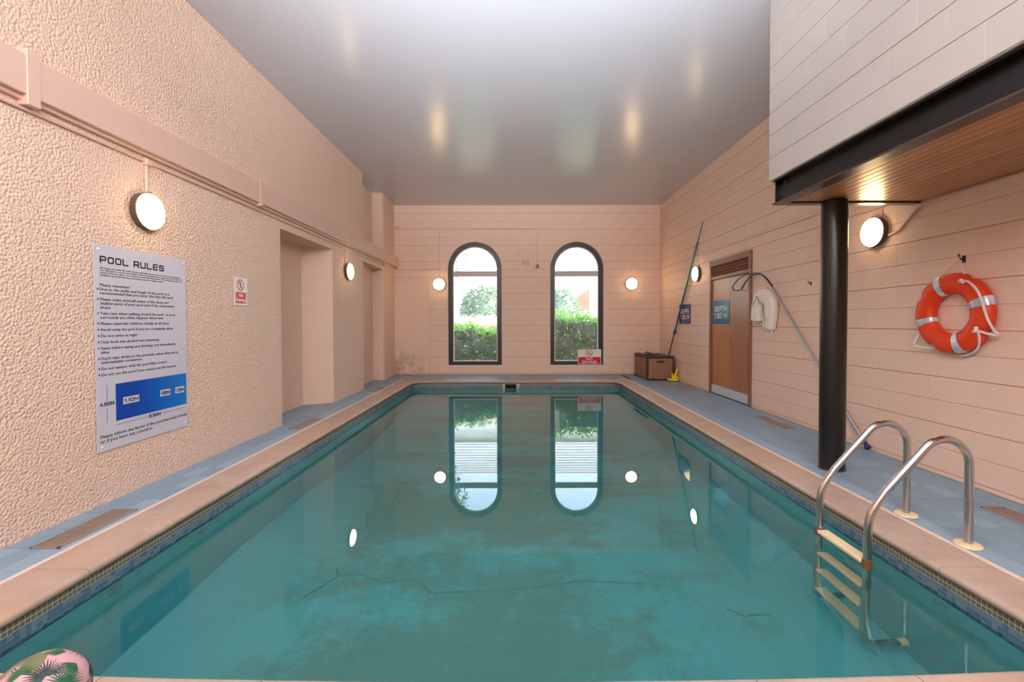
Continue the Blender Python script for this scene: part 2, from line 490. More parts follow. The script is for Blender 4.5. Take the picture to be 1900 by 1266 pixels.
for sx, xi, xo in ((1, PIR, POR), (-1, PIL, POL)):
    R = .24; I = [(xi, 9.722)]; O = [(xo, 9.722)]
    n = 10
    for k in range(n+1):
        t = PI/2*k/n
        I.append((xi - sx*R*(1-math.cos(t)), YF - R + R*math.sin(t)))
        O.append((xo, 9.95 + (10.49-9.95)*min(1, 2*k/n)) if k <= n/2 else (xo + (xi-sx*.30-xo)*(2*k/n-1), 10.49))
    I.append((xi-sx*.42, YF)); O.append((xi-sx*.42, 10.49))
    stone(I, O)
xs = [PIL+.42 + i*(PIR-PIL-.84)/6 for i in range(7)]
for a, b in zip(xs, xs[1:]): stone([(a+g, YF), (b-g, YF)], [(a+g, 10.49), (b-g, 10.49)])
xs = [-2.57, -2.13, -1.53, -.93, -.33, .27, .87, 1.47, 2.07, 2.53]
for a, b in zip(xs, xs[1:]):
    q = [a+g + (b-a-2*g)*i/4 for i in range(5)]
    stone([(x, yn(x)) for x in q], [(x, 1.36) for x in q])
bed = MB()
bed.box(TR+.002, POR, 1.3, 10.49, -.042, -.006); bed.box(POL, TL-.002, 1.3, 10.49, -.042, -.006)
bed.box(TL, -.29, TF+.002, 10.49, -.042, -.006); bed.box(.05, TR, TF+.002, 10.49, -.042, -.006); bed.box(-.29, .05, TF+.002, 10.49, -.04, -.006); bed.box(TL, TR, 1.362, 1.63, -.042, -.006)
padd(bed, 'coping_bed', M_bed)
for xa, xb in ((POR+.002, POR+.033), (POL-.033, POL-.002)):
    t = MB(); t.cbox(xa, (xa+xb)/2-.001, 1.2, 10.5, -.02, .002, .001); t.cbox((xa+xb)/2+.001, xb, 1.2, 10.5, -.02, .002, .001)
    padd(t, 'edge_trim', M_trim)
# basin: floor profile 1.10 m shallow end, 1.90 m, 1.30 m
prof = [(1.45, -1.10), (3.9, -1.16), (5.2, -1.36), (7.0, -1.90), (8.3, -1.90), (9.6, -1.36), (10.4, -1.30)]
bs = MB()
bs.prism(prof + [(10.4, -2.35), (1.45, -2.35)], TL-.02, TR+.02, 'x')
bs.box(TL-.25, TL, 1.4, 10.45, -2.35, -.04); bs.box(TR, TR+.25, 1.4, 10.45, -2.35, -.04)
bs.box(TL, -.29, TF, TF+.25, -2.35, -.04); bs.box(.05, TR, TF, TF+.25, -2.35, -.04)
bs.box(-.29, .05, TF, TF+.25, -2.35, -.21)
bs.box(TL, TR, 1.38, 1.64, -2.35, -.04)
padd(bs, 'basin', M_liner)
mo = MB(); mg = MB(); random.seed(8)
p = .0255
def mrow(n, f):
    for r in range(6):
        z1 = -.052 - r*p
        for i in range(n):
            mi = 0 if r < 2 else random.choice(((2, 2, 2, 1), (2, 2, 1, 1), (1, 1, 2, 3), (3, 1, 3, 1), (3, 3, 3, 1))[min(r-2, 4)])
            f(i, z1-p+(.0028 if mi == 0 else .0015), z1-(.0028 if mi == 0 else .0015), mi)
nL = int((TF-1.62)/p)
def gp(mi): return .0024 if mi == 0 else .0013
mrow(nL, lambda i, a, b, mi: mo.box(TL-.002, TL+.004, 1.62+i*p+gp(mi), 1.62+(i+1)*p-gp(mi), a, b, mi))
mrow(nL, lambda i, a, b, mi: mo.box(TR-.004, TR+.002, 1.62+i*p+gp(mi), 1.62+(i+1)*p-gp(mi), a, b, mi))
nF = int((TR-TL)/p)
def far_t(i, a, b, mi):
    x = TL+i*p
    if -.31 < x < .07 and a < -.06: return
    mo.box(x+.0014, x+p-.0014, TF-.004, TF+.002, a, b, mi)
mrow(nF, far_t)
padd(mo, 'mosaic_band', MOS, kind='stuff')
z0, z1 = -.055-6*p, -.045
mg2 = MB(); zz = -.052-2.03*p
mg = MB()
for G, za, zb in ((mg, zz, z1), (mg2, z0, zz)):
    G.box(TL-.001, TL+.0025, 1.6, TF, za, zb); G.box(TR-.0025, TR+.001, 1.6, TF, za, zb)
    G.box(TL, -.29, TF-.0025, TF+.001, za, zb); G.box(.05, TR, TF-.0025, TF+.001, za, zb)
padd(mg, 'cream_grout', M_mgrout); padd(mg2, 'blue_grout', M_bgrout)
sk = MB(); sk.box(-.29, .05, TF+.03, TF+.2, -.215, -.04)
padd(sk, 'skimmer_mouth', M_dark)
fr = MB()
fr.box(-.30, -.245, TF-.012, TF+.06, -.215, -.06); fr.box(.005, .06, TF-.012, TF+.06, -.215, -.06); fr.box(-.30, .06, TF-.012, TF+.06, -.068, -.056)
padd(fr, 'skimmer_frame', M_mgrout)
# trails left in the silt on the pool floor
def floor_z(y):
    for (a, za), (b, zb) in zip(prof, prof[1:]):
        if a <= y <= b: return za + (zb-za)*(y-a)/(b-a)
def trail(pts, r):
    q = []
    for (a, b), (c, d) in zip(pts, pts[1:]):
        for k in range(5): q.append((a+(c-a)*k/5, b+(d-b)*k/5))
    q.append(pts[-1])
    random.seed(5)
    m = MB(); m.tube([(x, y, floor_z(y)-.002) for x, y in q], [r*(.7+.6*random.random()) for _ in q], 6)
    padd(m, 'silt_trail', M_silt, True)
trail([(-1.50, 3.22), (-1.41, 3.36), (-1.35, 3.47), (-1.20, 3.50), (-.98, 3.40), (-.84, 3.45), (-.72, 3.42), (-.62, 3.30), (-.35, 3.32), (.1, 3.36), (.50, 3.44), (.95, 3.38)], .010)
trail([(-1.35, 3.47), (-1.40, 3.56)], .009)
trail([(1.42, 3.10), (1.50, 3.02), (1.60, 3.03), (1.68, 3.02)], .009)

wt = MB(); wt.box(TL-.08, TR+.08, 1.5, TF+.028, -2.2, WZ)
water = wt.obj('pool_water', M_water)
water['label'] = 'still turquoise water filling the swimming pool'; water['category'] = 'water'; water['kind'] = 'stuff'

# ------------------------------------------------------------------ walls and ceiling
def shape_plan(mb, poly, z0, z1): mb.prism(poly, z0, z1, 'z')
wl = MB()
wl.box(XL-.6, XL, YB-.2, 5.86, -.3, H+.2)
wl.box(XL-.6, -3.37, 5.86, 7.52, -.3, 2.49)
wl.box(XL-.6, XL, 5.86, 7.52, 2.49, H+.2)
shape_plan(wl, [(XL-.6, 7.30), (-3.37, 7.30), (XL, 7.52), (XL, 9.03), (XL-.6, 9.03)], -.3, 2.49)
wl.box(XL-.6, XL, 7.52, 9.03, 2.49, H+.2)
wl.box(XL-.6, -3.22, 9.03, 10.42, -.3, H+.2)
wl.box(-3.25, XL-.012, 9.03, 10.42, 2.50, 2.93)
shape_plan(wl, [(XL-.6, 10.42), (-3.06, 10.42), (-3.0, 10.44), (-2.975, 10.50), (-3.03, D+.1), (XL-.6, D+.1)], -.3, H+.2)
wall_left = struct('wall_left', 'pink roughcast wall on the left with two shallow recesses', wl, M_rough)
wf = MB(); wf.box(XL-.6, XR+.4, YB-.2, YB, -.3, H+.2)
struct('wall_front', 'pink wall behind the photographer', wf, M_block)
cl = MB(); cl.box(XL-.6, XR+.4, YB-.2, D+.3, H, H+.2)
struct('ceiling', 'glossy off-white painted ceiling', cl, M_ceil)

DY0, DY1, DZ = 7.045, 8.55, 2.396        # door opening
WIN = [(-1.70, -.35), (.85, 2.19)]
SILL, SPR = .20, 2.635
wr = MB(); xs0 = XR + .006
wr.box(xs0, XR+.4, YB-.2, DY0, -.3, H+.2); wr.box(xs0, XR+.4, DY1, D+.3, -.3, H+.2)
wr.box(xs0, XR+.4, DY0, DY1, DZ, H+.2); wr.box(XR+.12, XR+.4, DY0, DY1, -.3, DZ)
wall_right = struct('wall_right', 'pink painted blockwork wall on the right with the timber door', wr, M_joint)
yb0 = D + .006
wb = MB(); edges = [XL-.6] + [e for a in WIN for e in a] + [XR+.4]
for a, b in ((edges[0], edges[1]), (edges[2], edges[3]), (edges[4], edges[5])): wb.box(a, b, yb0, D+.3, -.3, H+.2)
for a, b in WIN:
    wb.box(a, b, yb0, D+.3, -.3, SILL)
    xc, R = (a+b)/2, (b-a)/2
    arc = [(xc - R*math.cos(PI*k/28), SPR + R*math.sin(PI*k/28)) for k in range(29)]
    wb.prism(arc + [(b, H+.2), (a, H+.2)], yb0, D+.3, 'y')
wall_back = struct('wall_back', 'pink painted blockwork end wall with two arched windows', wb, M_joint)
# --- painted blocks
BL, BH, Z0 = .39, .1988, .434 - 2*.1988
random.seed(11)
gaps = [(.0035 if k % 2 else .0085) for k in range(30)]
def rect_minus(r, holes):
    out = [r]
    for h in holes:
        nxt = []
        for a, b, c, d in out:
            if h[0] >= b or h[1] <= a or h[2] >= d or h[3] <= c: nxt.append((a, b, c, d)); continue
            if a < h[0]: nxt.append((a, h[0], c, d))
            if b > h[1]: nxt.append((h[1], b, c, d))
            if d > h[3]: nxt.append((max(a, h[0]), min(b, h[1]), h[3], d))
            if c < h[2]: nxt.append((max(a, h[0]), min(b, h[1]), c, h[2]))
        out = nxt
    return [q for q in out if q[1]-q[0] > .02 and q[3]-q[2] > .015]
def courses(u0, u1, zlo, zhi, off, Z0=Z0):
    k0 = int(math.floor((zlo - Z0)/BH)) - 1
    for k in range(k0, k0 + 30):
        za, zb = Z0 + k*BH, Z0 + (k+1)*BH
        za2, zb2 = max(za, zlo), min(zb, zhi)
        if zb2 - za2 < .02: continue
        u = u0 - BL + ((k % 2)*BL/2 + off) % BL
        while u < u1:
            a, b = max(u, u0), min(u + BL, u1)
            gt, gb = gaps[(k+1) % 30]/2, gaps[k % 30]/2
            if b - a > .03:
                yield (a+.0001, b-.0001, za2 + (gb if za2 == za else 0), zb2 - (gt if zb2 == zb else 0))
            u += BL
_bm = {}
def block_mesh(L, Hh, m, thick=.012):
    key = (round(L, 3), round(Hh, 4), m.name)
    if key not in _bm:
        b = MB(); c = .0011   # front at local x = 0, body towards +x
        L2, H2 = L/2, Hh/2
        vs = [(0, -L2+c, -H2+c), (0, L2-c, -H2+c), (0, L2-c, H2-c), (0, -L2+c, H2-c),
              (c, -L2, -H2), (c, L2, -H2), (c, L2, H2), (c, -L2, H2),
              (thick, -L2, -H2), (thick, L2, -H2), (thick, L2, H2), (thick, -L2, H2)]
        fs = [(0, 1, 2, 3)] + [(i, (i+1) % 4, 4+(i+1) % 4, 4+i) for i in range(4)] + [(4+i, 4+(i+1) % 4, 8+(i+1) % 4, 8+i) for i in range(4)]
        b.add(vs, fs); _bm[key] = b.mesh('block', m)
    return _bm[key]
def lay(rects, wall, m, place, cap, field):
    """place(u, z, jitter) -> matrix; nearest ones first"""
    st = MB()
    for i, (a, b, c, d) in enumerate(rects):
        me = block_mesh(b-a, d-c, m); Mx = place((a+b)/2, (c+d)/2, random.uniform(-.0004, .0004))
        if i < cap:
            o = link('block', me, wall); o.matrix_local = Mx
        else:
            st.add([Mx @ v.co for v in me.vertices], [tuple(q.vertices) for q in me.polygons])
    if st.v: st.obj(field, m, wall, kind='stuff')
# right wall
R_ = []
for q in courses(YB, D, 0, H, .12):
    R_ += rect_minus(q, [(DY0-.002, DY1+.002, 0, DZ+.002), (YB-1, 4.15, 2.4, 9)])
R_.sort(key=lambda q: -(q[1]-q[0])*(q[3]-q[2]) / ((q[0]+q[1])**2/4 + 14)**1.5 + (9 if q[1] < 3.2 else 0))
lay(R_, wall_right, M_block, lambda u, z, j: Matrix.Translation((XR + j, u, z)), 295, 'block_field')
# end wall, clipped round the arches and left of the rendered patch
B_ = []; odd = []
def half_w(z, R):
    if z < SPR: return R
    t = R*R - (z-SPR)**2
    return math.sqrt(t) if t > 0 else 0.0
for q in courses(-3.03, XR, 0, H, .20):
    parts = rect_minus(q, [(-4, -2.17, 0, 2.32)])
    for a, b in WIN: parts = [r for t in parts for r in rect_minus(t, [(a, b, SILL, SPR)])]
    for (a, b, c, d) in parts:
        hit = None
        for wa, wb_ in WIN:
            xc, R = (wa+wb_)/2, (wb_-wa)/2
            if d > SPR and c < SPR + R and b > wa and a < wb_: hit = (xc, R)
        if hit is None: B_.append((a, b, c, d)); continue
        xc, R = hit
        for sgn in (-1, 1):
            a2, b2 = (a, min(b, xc)) if sgn < 0 else (max(a, xc), b)
            if b2 - a2 < .02: continue
            zs = [c + (d-c)*k/8 for k in range(9)]
            if sgn < 0: e = [(max(a2, min(b2, xc - half_w(z, R))), z) for z in zs]; poly = [(a2, d), (a2, c)] + e; wd = [x - a2 for x, _ in e]
            else: e = [(min(b2, max(a2, xc + half_w(z, R))), z) for z in zs]; poly = [(b2, d), (b2, c)] + e; wd = [b2 - x for x, _ in e]
            if max(wd) > .02: odd.append(poly)
B_.sort(key=lambda q: -(q[1]-q[0])*(q[3]-q[2]))
lay(B_, wall_back, M_block, lambda u, z, j: Matrix.Translation((u, D + j, z)) @ Matrix.Rotation(PI/2, 4, 'Z'), 262, 'block_field')
for poly in odd[:34]:
    MB().prism(poly, D, D+.01, 'y').obj('block', M_block, wall_back)
MB().box(-3.06, -2.175, D-.002, D+.05, 0, 2.315).obj('render_patch', M_patch, wall_back)

# balcony overhead on the right
XB, YE, ZB = 2.27, 4.18, 2.555
wu = MB(); wu.box(XB+.006, XB+.2, YB-.1, YE-.002, ZB, H); wu.box(XB+.1, XR+.1, YE-.2, YE-.002, 2.45, H); wu.box(XB+.1, XR+.1, YB-.1, YE-.1, 2.45, 2.6)
wall_upper = struct('wall_upper', 'pale painted block wall of the overhanging upper room at top right', wu, M_upjoint)
U_ = [q for q in courses(YB, YE, ZB, H, .145, ZB - 2*.1988)]
U_.sort(key=lambda q: -(q[0]+q[1]))
lay(U_, wall_upper, M_upper, lambda u, z, j: Matrix.Translation((XB + j, u, z)), 140, 'block_field')

bm_ = thing('steel_beam', 'long black steel beam under the pale upper block wall', 'beam', (2.38, 1.6, 2.36))
def child(mb, name, mats, par, smooth=False, **kw):
    o = mb.obj(name, mats, par, smooth, **kw); o.matrix_parent_inverse = Matrix.Translation(par.location).inverted(); return o
b = MB()
b.box(2.36, 2.385, YB, YE-.03, 2.362, 2.552); b.box(2.295, 2.385, YB, YE-.03, 2.540, 2.556)
child(b, 'web', M_black, bm_)
b = MB(); b.box(2.312, 2.42, YB, YE+.02, 2.350, 2.364); child(b, 'bottom_flange', M_blacklip, bm_, label='black flange tinted with reflected brown')
b = MB(); b.box(2.318, 2.40, YE-.03, YE-.015, 2.364, 2.548)
b.box(2.345, 2.362, YE-.14, YE-.10, 2.366, 2.535); child(b, 'end_plate', M_black, bm_)
for z in (2.40, 2.50): child(MB().lathe([(.009, 0), (.009, .012), (.004, .014)], 8, Matrix.Translation((2.345, YE-.08, z)) @ Matrix.Rotation(-PI/2, 4, 'Y')), 'bolt', M_black, bm_)
e = MB(); e.box(2.42, XR, YE-.06, YE+.02, 2.350, 2.364); e.box(2.42, XR, YE-.02, YE+.0, 2.364, 2.45)
o = e.obj('edge_beam', M_blacklip); o['label'] = 'short dark steel edge closing the far end of the timber soffit'; o['category'] = 'beam'
sf = thing('timber_soffit', 'varnished pine boarded soffit under the overhanging upper room', 'soffit', (3.0, 1.6, 2.37))
PW = (XR - 2.42)/16
pm = MB().cbox(-PW/2+.0015, PW/2-.0015, -2.56, 2.52, 0, .016, .004).mesh('plank', M_pine)
for i in range(16):
    o = link('plank', pm, sf, (2.42 + PW*(i+.5) - 3.0, 0, -.006))
bk = MB(); bk.box(2.42, XR, YB, YE-.06, 2.378, 2.40); child(bk, 'backing_board', M_dark, sf)
cp = thing('steel_column', 'black round steel column holding up the beam beside the pool ladder', 'column', (2.79, 4.075, 0))
r = .101
child(MB().lathe([(r, .012), (r, 2.352)], 40, Matrix.Translation((2.79, 4.075, 0))), 'shaft', M_black, cp, True)
child(MB().lathe([(r+.005, 0), (r+.005, .008), (r+.002, .012)], 40, Matrix.Translation((2.79, 4.075, 0))), 'base_ring', M_blacklip, cp, True)

# ------------------------------------------------------------------ arched windows
def arch(xc, R, z0, zs, n=28, inset=0.0):
    return [(xc-R, z0)] + [(xc - R*math.cos(PI*k/n), zs + R*math.sin(PI*k/n)) for k in range(n+1)] + [(xc+R, z0)]
def ring(mb, A, Bp, y0, y1, mi=0):
    n = len(A)
    vs = [(x, y0, z) for x, z in A] + [(x, y0, z) for x, z in Bp] + [(x, y1, z) for x, z in A] + [(x, y1, z) for x, z in Bp]
    fs = []
    for i in range(n):
        j = (i+1) % n
        fs += [(i, j, n+j, n+i), (2*n+i, 3*n+i, 3*n+j, 2*n+j), (i, 2*n+i, 2*n+j, j), (n+i, n+j, 3*n+j, 3*n+i)]
    mb.add(vs, fs, mi)
for k, (a, b) in enumerate(WIN):
    wn = struct('window_%d' % (k+1), ('left arched window with dark brown frame beside the hanging creeper', 'right arched window with dark brown frame above the no diving sign')[k])
    xc, R = (a+b)/2, (b-a)/2
    yf0, yf1 = D+.09, D+.16
    fo = arch(xc, R+.005, SILL+.03, SPR); fi = arch(xc, R-.118, SILL+.115, SPR)
    m = MB(); ring(m, fo, fi, yf0, yf1); m.obj('frame', M_brown, wn, True)
    bo = arch(xc, R-.116, SILL+.117, SPR); bi = arch(xc, R-.137, SILL+.140, SPR)
    m = MB(); ring(m, bo, bi, yf0+.012, yf1-.01); m.obj('glazing_bead', M_bead, wn, True)
    m = MB(); m.cbox(xc-R+.12, xc+R-.12, yf0+.004, yf1-.006, 2.452, 2.585, .006); m.obj('transom', M_transom, wn)
    yg = D+.122
    ri = R-.125
    m = MB(); m.box(xc-ri, xc+ri, yg, yg+.005, SILL+.12, 2.50); m.obj('glass_pane', M_glass, wn)
    top = [(xc-ri, 2.55)] + [(xc - ri*math.cos(PI*q/28), SPR + ri*math.sin(PI*q/28)) for q in range(29)] + [(xc+ri, 2.55)]
    m = MB(); m.prism(top, yg, yg+.005, 'y'); m.obj('glass_pane', M_glass, wn)
    m = MB(); m.cbox(a+.001, b-.001, D-.008, yf0+.05, SILL-.005, SILL+.022, .004); m.obj('sill', M_white, wn)
    rv = MB(); rv_o = arch(xc, R+.0, SILL+.02, SPR); rv_i = arch(xc, R-.006, SILL+.026, SPR); ring(rv, rv_o, rv_i, D+.0, yf0+.03); rv.obj('reveal', M_white, wn, True)

# ------------------------------------------------------------------ lettering
def text_mesh(lines, M, mat, name, parent, off=.0):
    """lines: (string, u, v, size, xscale, align[, width])"""
    mb = MB()
    for ln in lines:
        s, u, v, size, xs, al = ln[:6]; wd = ln[6] if len(ln) > 6 else None
        cu = bpy.data.curves.new('t', 'FONT'); cu.body = s; cu.size = size; cu.align_x = al; cu.extrude = .0006
        cu.offset = off*size; cu.resolution_u = 2
        to = bpy.data.objects.new('t', cu); C.objects.link(to)
        dg = bpy.context.evaluated_depsgraph_get()
        me = bpy.data.meshes.new_from_object(to.evaluated_get(dg))
        vv = [v_.co.copy() for v_ in me.vertices]
        if wd and vv:
            xx = [c.x for c in vv]; xs = wd/(max(xx)-min(xx))
        mb.add([M @ Vector((u + c.x*xs, v + c.y, c.z)) for c in vv], [tuple(p_.vertices) for p_ in me.polygons])
        bpy.data.objects.remove(to); bpy.data.curves.remove(cu); bpy.data.meshes.remove(me)
    return mb.obj(name, mat, parent, fix=False)
GL = {   # square-built capitals on a 1 x 1 cell: strokes as point lists, 'o' marks a closed stroke
 'P': [[(0,0),(0,1),(.88,1),(1,.88),(1,.52),(.88,.4),(0,.4)]], 'O': ['o',[(0,.14),(0,.86),(.14,1),(.86,1),(1,.86),(1,.14),(.86,0),(.14,0)]],
 'L': [[(0,1),(0,0),(.95,0)]], 'R': [[(0,0),(0,1),(.88,1),(1,.88),(1,.55),(.88,.43),(0,.43)],[(.55,.43),(1,0)]],
 'U': [[(0,1),(0,.14),(.14,0),(.86,0),(1,.14),(1,1)]], 'E': [[(.95,1),(0,1),(0,0),(.95,0)],[(0,.5),(.85,.5)]],
 'S': [[(1,.84),(.88,1),(.12,1),(0,.88),(0,.62),(.12,.52),(.88,.48),(1,.38),(1,.12),(.88,0),(.12,0),(0,.16)]],
 'D': ['o',[(0,0),(0,1),(.84,1),(1,.84),(1,.16),(.84,0)]], 'T': [[(0,1),(1,1)],[(.5,1),(.5,0)]], 'H': [[(0,0),(0,1)],[(1,0),(1,1)],[(0,.5),(1,.5)]],
 'M': [[(0,0),(0,1),(.5,.25),(1,1),(1,0)]], 'N': [[(0,0),(0,1),(1,0),(1,1)]], 'I': [[(0,0),(0,1)]], 'V': [[(0,1),(.5,0),(1,1)]],
 'G': [[(1,.8),(1,.88),(.88,1),(.14,1),(0,.86),(0,.14),(.14,0),(.88,0),(1,.12),(1,.46),(.55,.46)]],
 '1': [[(0,.78),(.35,1),(.35,0)]], '0': ['o',[(0,.14),(0,.86),(.14,1),(.86,1),(1,.86),(1,.14),(.86,0),(.14,0)]],
 '3': [[(0,.86),(.12,1),(.88,1),(1,.88),(1,.62),(.88,.51),(.3,.51)],[(.88,.51),(1,.4),(1,.12),(.88,0),(.12,0),(0,.14)]],
 '9': [[(0,.12),(.12,0),(.88,0),(1,.12),(1,.88),(.88,1),(.12,1),(0,.88),(0,.58),(.12,.46),(1,.46)]],
 '4': [[(.78,0),(.78,1),(0,.26),(1.0,.26)]], '5': [[(.95,1),(.05,1),(.02,.55),(.86,.58),(1,.46),(1,.12),(.86,0),(.12,0),(0,.12)]],
 '8': ['o',[(.12,.52),(0,.64),(0,.88),(.12,1),(.88,1),(1,.88),(1,.64),(.88,.52),(1,.40),(1,.12),(.88,0),(.12,0),(0,.12),(0,.40)]], '.': [[(0,0),(0,.02)]]}
GWD = {'I': .0, '.': .0, '1': .35, 'M': 1.15, ' ': .35}
def square_text(mb, s, u, v, width, h, M, th, lift=0.0):
    """fits s into width from the left edge u, baseline v, cap height h; th = stroke thickness"""
    gap = .5
    units = sum(GWD.get(c, 1) for c in s) + gap*(len(s)-1)
    k = (width - th)/units; x = u + th/2; q = 0
    for c in s:
        st = GL.get(c, []); closed = False
        for line in st:
            if line == 'o': closed = True; continue
            wd = GWD.get(c, 1); wd = {'1': 1}.get(c, wd) or 1
            P = [Vector((x + (px*(wd if c == 'M' else 1))*k, v + th/2 + py*(h-th))) for px, py in line]
            n = len(P); Lp, Rp = [], []
            for i in range(n):
                a = P[i-1] if (closed or i > 0) else None; b = P[(i+1) % n] if (closed or i < n-1) else None
                d1 = (P[i]-a).normalized() if a is not None else None; d2 = (b-P[i]).normalized() if b is not None else None
                if d1 is None: d1 = d2
                if d2 is None: d2 = d1
                n1 = Vector((-d1.y, d1.x)); n2 = Vector((-d2.y, d2.x)); m_ = (n1+n2)
                m_ = m_.normalized() if m_.length > 1e-4 else n1
                f = min(1/max(.35, m_.dot(n1)), 2.0)*th/2
                e_ = Vector((0, 0))
                if not closed and i == 0: e_ = -d1*th/2
                if not closed and i == n-1: e_ = d1*th/2
                Lp.append(P[i]+m_*f+e_); Rp.append(P[i]-m_*f+e_)
            vs = [M @ Vector((p_.x, p_.y, lift)) for p_ in Lp+Rp] + [M @ Vector((p_.x, p_.y, lift+.0007 + .00005*q)) for p_ in Lp+Rp]
            q += 1; fs = []
            for i in range(n if closed else n-1):
                j = (i+1) % n
                fs += [(2*n+i, 2*n+j, 3*n+j, 3*n+i), (i, 2*n+i, 2*n+j, j)[::-1], (n+i, n+j, 3*n+j, 3*n+i)[::-1]]
            mb.add(vs, fs)
        x += (GWD.get(c, 1) + gap)*k
def ML(x, y, z): return Matrix.Translation((x, y, z)) @ Matrix(((0,0,1,0),(1,0,0,0),(0,1,0,0),(0,0,0,1)))     # on the left wall
def MR(x, y, z): return Matrix.Translation((x, y, z)) @ Matrix(((0,0,-1,0),(-1,0,0,0),(0,1,0,0),(0,0,0,1)))   # on the right wall
def MF(x, y, z): return Matrix.Translation((x, y, z)) @ Matrix(((1,0,0,0),(0,0,-1,0),(0,1,0,0),(0,0,0,1)))    # on the end wall
def sign_box(M, u0, u1, v0, v1, w0, w1, mat, name, parent, c=0.0):
    mb = MB()
    if c: mb.cbox(u0, u1, v0, v1, w0, w1, c, M=M)
    else: mb.box(u0, u1, v0, v1, w0, w1, M=M)
    return mb.obj(name, mat, parent)
sg = thing('pool_rules_sign', 'tall pale grey pool rules board with blue pool plan on left wall', 'sign')
Ms = ML(XL+.006, 3.257, 1.866)
sign_box(Ms, 0, .901, -1.486, 0, 0, .004, M_board, 'board', sg, .001)
L = []
def row(s, u, v, sz, u1=None): L.append((s, u, -v, sz, 1.25, 'LEFT') + ((u1-u,) if u1 else ()))

row('We hope you enjoy the pool! As the swimming pool in your property is unsupervised,', .046, .172, .0155, .835)
row('you will need to ensure that children and non-swimmers are supervised at all times. We', .046, .189, .0155, .862)
row('request that you take a few minutes to read this information. We recommend that you', .046, .206, .0155, .855)
row('familiarise yourself with the pool features before taking a swim.', .046, .224, .0155, .64)
row('Please remember:', .043, .299, .03, .303)
for t, v, u1 in (('Due to the width and length of the pool, it is', .329, .70), ('recommended that you never dive into this pool', .356, .742),
              ('Please make yourself aware of the deep and', .401, .69), ('shallow parts of your pool and of the underwater', .430, .762), ('slope', .459, .125),
              ('Take care when walking around the pool , as pool', .502, .765), ('surrounds are often slippery when wet', .531, .63),
              ('Please supervise children closely at all times', .575, .695), ('Avoid using the pool if you are completely alone', .619, .74),
              ('Do not swim at night', .664, .36), ('Only fools mix alcohol and swimming', .709, .58),
              ('Swim before eating and drinking, not immediately', .753, .765), ('after', .783, .115),
              ("Don't take drinks to the poolside unless they are in", .827, .79), ('unbreakable containers', .856, .405),
              ('Do not tamper with the pool filter covers', .900, .66), ('Do not use the pool if you cannot see the bottom', .944, .767)):
    row(t, .042, v, .029, u1)
row('Please inform the factor if the pool becomes cloudy', .023, 1.390, .034, .889)
row('or if you have any concerns', .023, 1.424, .034, .49)
mb = MB(); square_text(mb, '4.50M', .022, -1.160, .122, .026, ML(XL+.0105, 3.257, 1.866), .0062); square_text(mb, '8.50M', .463, -1.328, .122, .026, ML(XL+.0105, 3.257, 1.866), .0062); mb.obj('size_lettering', M_ink, sg, kind='stuff')
text_mesh(L, ML(XL+.0105, 3.257, 1.866), M_ink, 'lettering', sg, .008)
mb = MB(); square_text(mb, 'POOL RULES', .047, -.131, .601, .050, ML(XL+.0105, 3.257, 1.866), .0105); mb.obj('title_lettering', M_ink, sg, kind='stuff')
mb = MB()
for v in (.320, .392, .493, .566, .610, .655, .700, .744, .818, .891, .935):
    mb.lathe([(.0065, 0), (.0065, .0006)], 10, ML(XL+.0105, 3.257, 1.866) @ Matrix.Translation((.026, -v+.001, 0)))
for a0, a1, b0, b1 in ((.082, .0845, -1.125, -1.01), (.082, .0845, -1.285, -1.175), (.16, .445, -1.3165, -1.314), (.61, .886, -1.3165, -1.314)):
    mb.box(a0, a1, b0, b1, 0, .0006, M=ML(XL+.0105, 3.257, 1.866))
mb.obj('bullets_and_rules', M_ink, sg, kind='stuff')
sign_box(Ms, .158, .888, -1.287, -1.012, .004, .005, M_bluep, 'pool_plan', sg)
for u, wd, t, tw in ((.294, .148, '1.10M', .128), (.639, .112, '1.90M', .097), (.806, .105, '1.30M', .092)):
    dt = sign_box(Ms, u-wd/2, u+wd/2, -1.176, -1.122, .005, .006, M_board, 'depth_tag', sg)
    mb = MB(); square_text(mb, t, u-tw/2, -1.163, tw, .027, ML(XL+.0125, 3.257, 1.866), .0058); mb.obj('depth_lettering', M_ink, dt)
for u in (.036, .872):
    for v in (.035, .745, 1.45):
        if u < .1 and .1 < v < 1: continue
        MB().lathe([(.010, 0), (.009, .004), (.005, .006)], 12, ML(XL+.010, 3.257, 1.866) @ Matrix.Translation((u, -v, 0))).obj('screw_cap', M_letter, sg, True)
def annulus(mb, M, cx, cy, R, r, w, n=36):
    for i in range(n):
        a, b = 2*PI*i/n, 2*PI*(i+1)/n
        mb.prism([(cx+R*math.cos(a), cy+R*math.sin(a)), (cx+R*math.cos(b), cy+R*math.sin(b)), (cx+r*math.cos(b), cy+r*math.sin(b)), (cx+r*math.cos(a), cy+r*math.sin(a))], 0, w, 'z', M=M)
    d = (R+r)/2*.7071; t = (R-r)*.36
    mb.prism([(cx-d-t, cy+d-t), (cx-d+t, cy+d+t), (cx+d+t, cy-d+t), (cx+d-t, cy-d-t)], 0, w*.9, 'z', M=M)
nr = thing('no_running_sign', 'small white and red No Running sign on left wall', 'sign')
Mn = ML(XL+.006, 4.872, 1.787)
sign_box(Mn, 0, .243, -.295, 0, 0, .003, M_signw, 'board', nr)
sign_box(Mn, .030, .215, -.275, -.155, .003, .004, M_red2, 'red_panel', nr)
Mn2 = ML(XL+.0095, 4.872, 1.787)
m = MB(); annulus(m, Mn2, .115, -.078, .062, .050, .0007); m.obj('prohibition_ring', M_red, nr)
m = MB(); m.lathe([(.009, 0), (.009, .0005)], 10, Mn2 @ Matrix.Translation((.112, -.045, 0)))
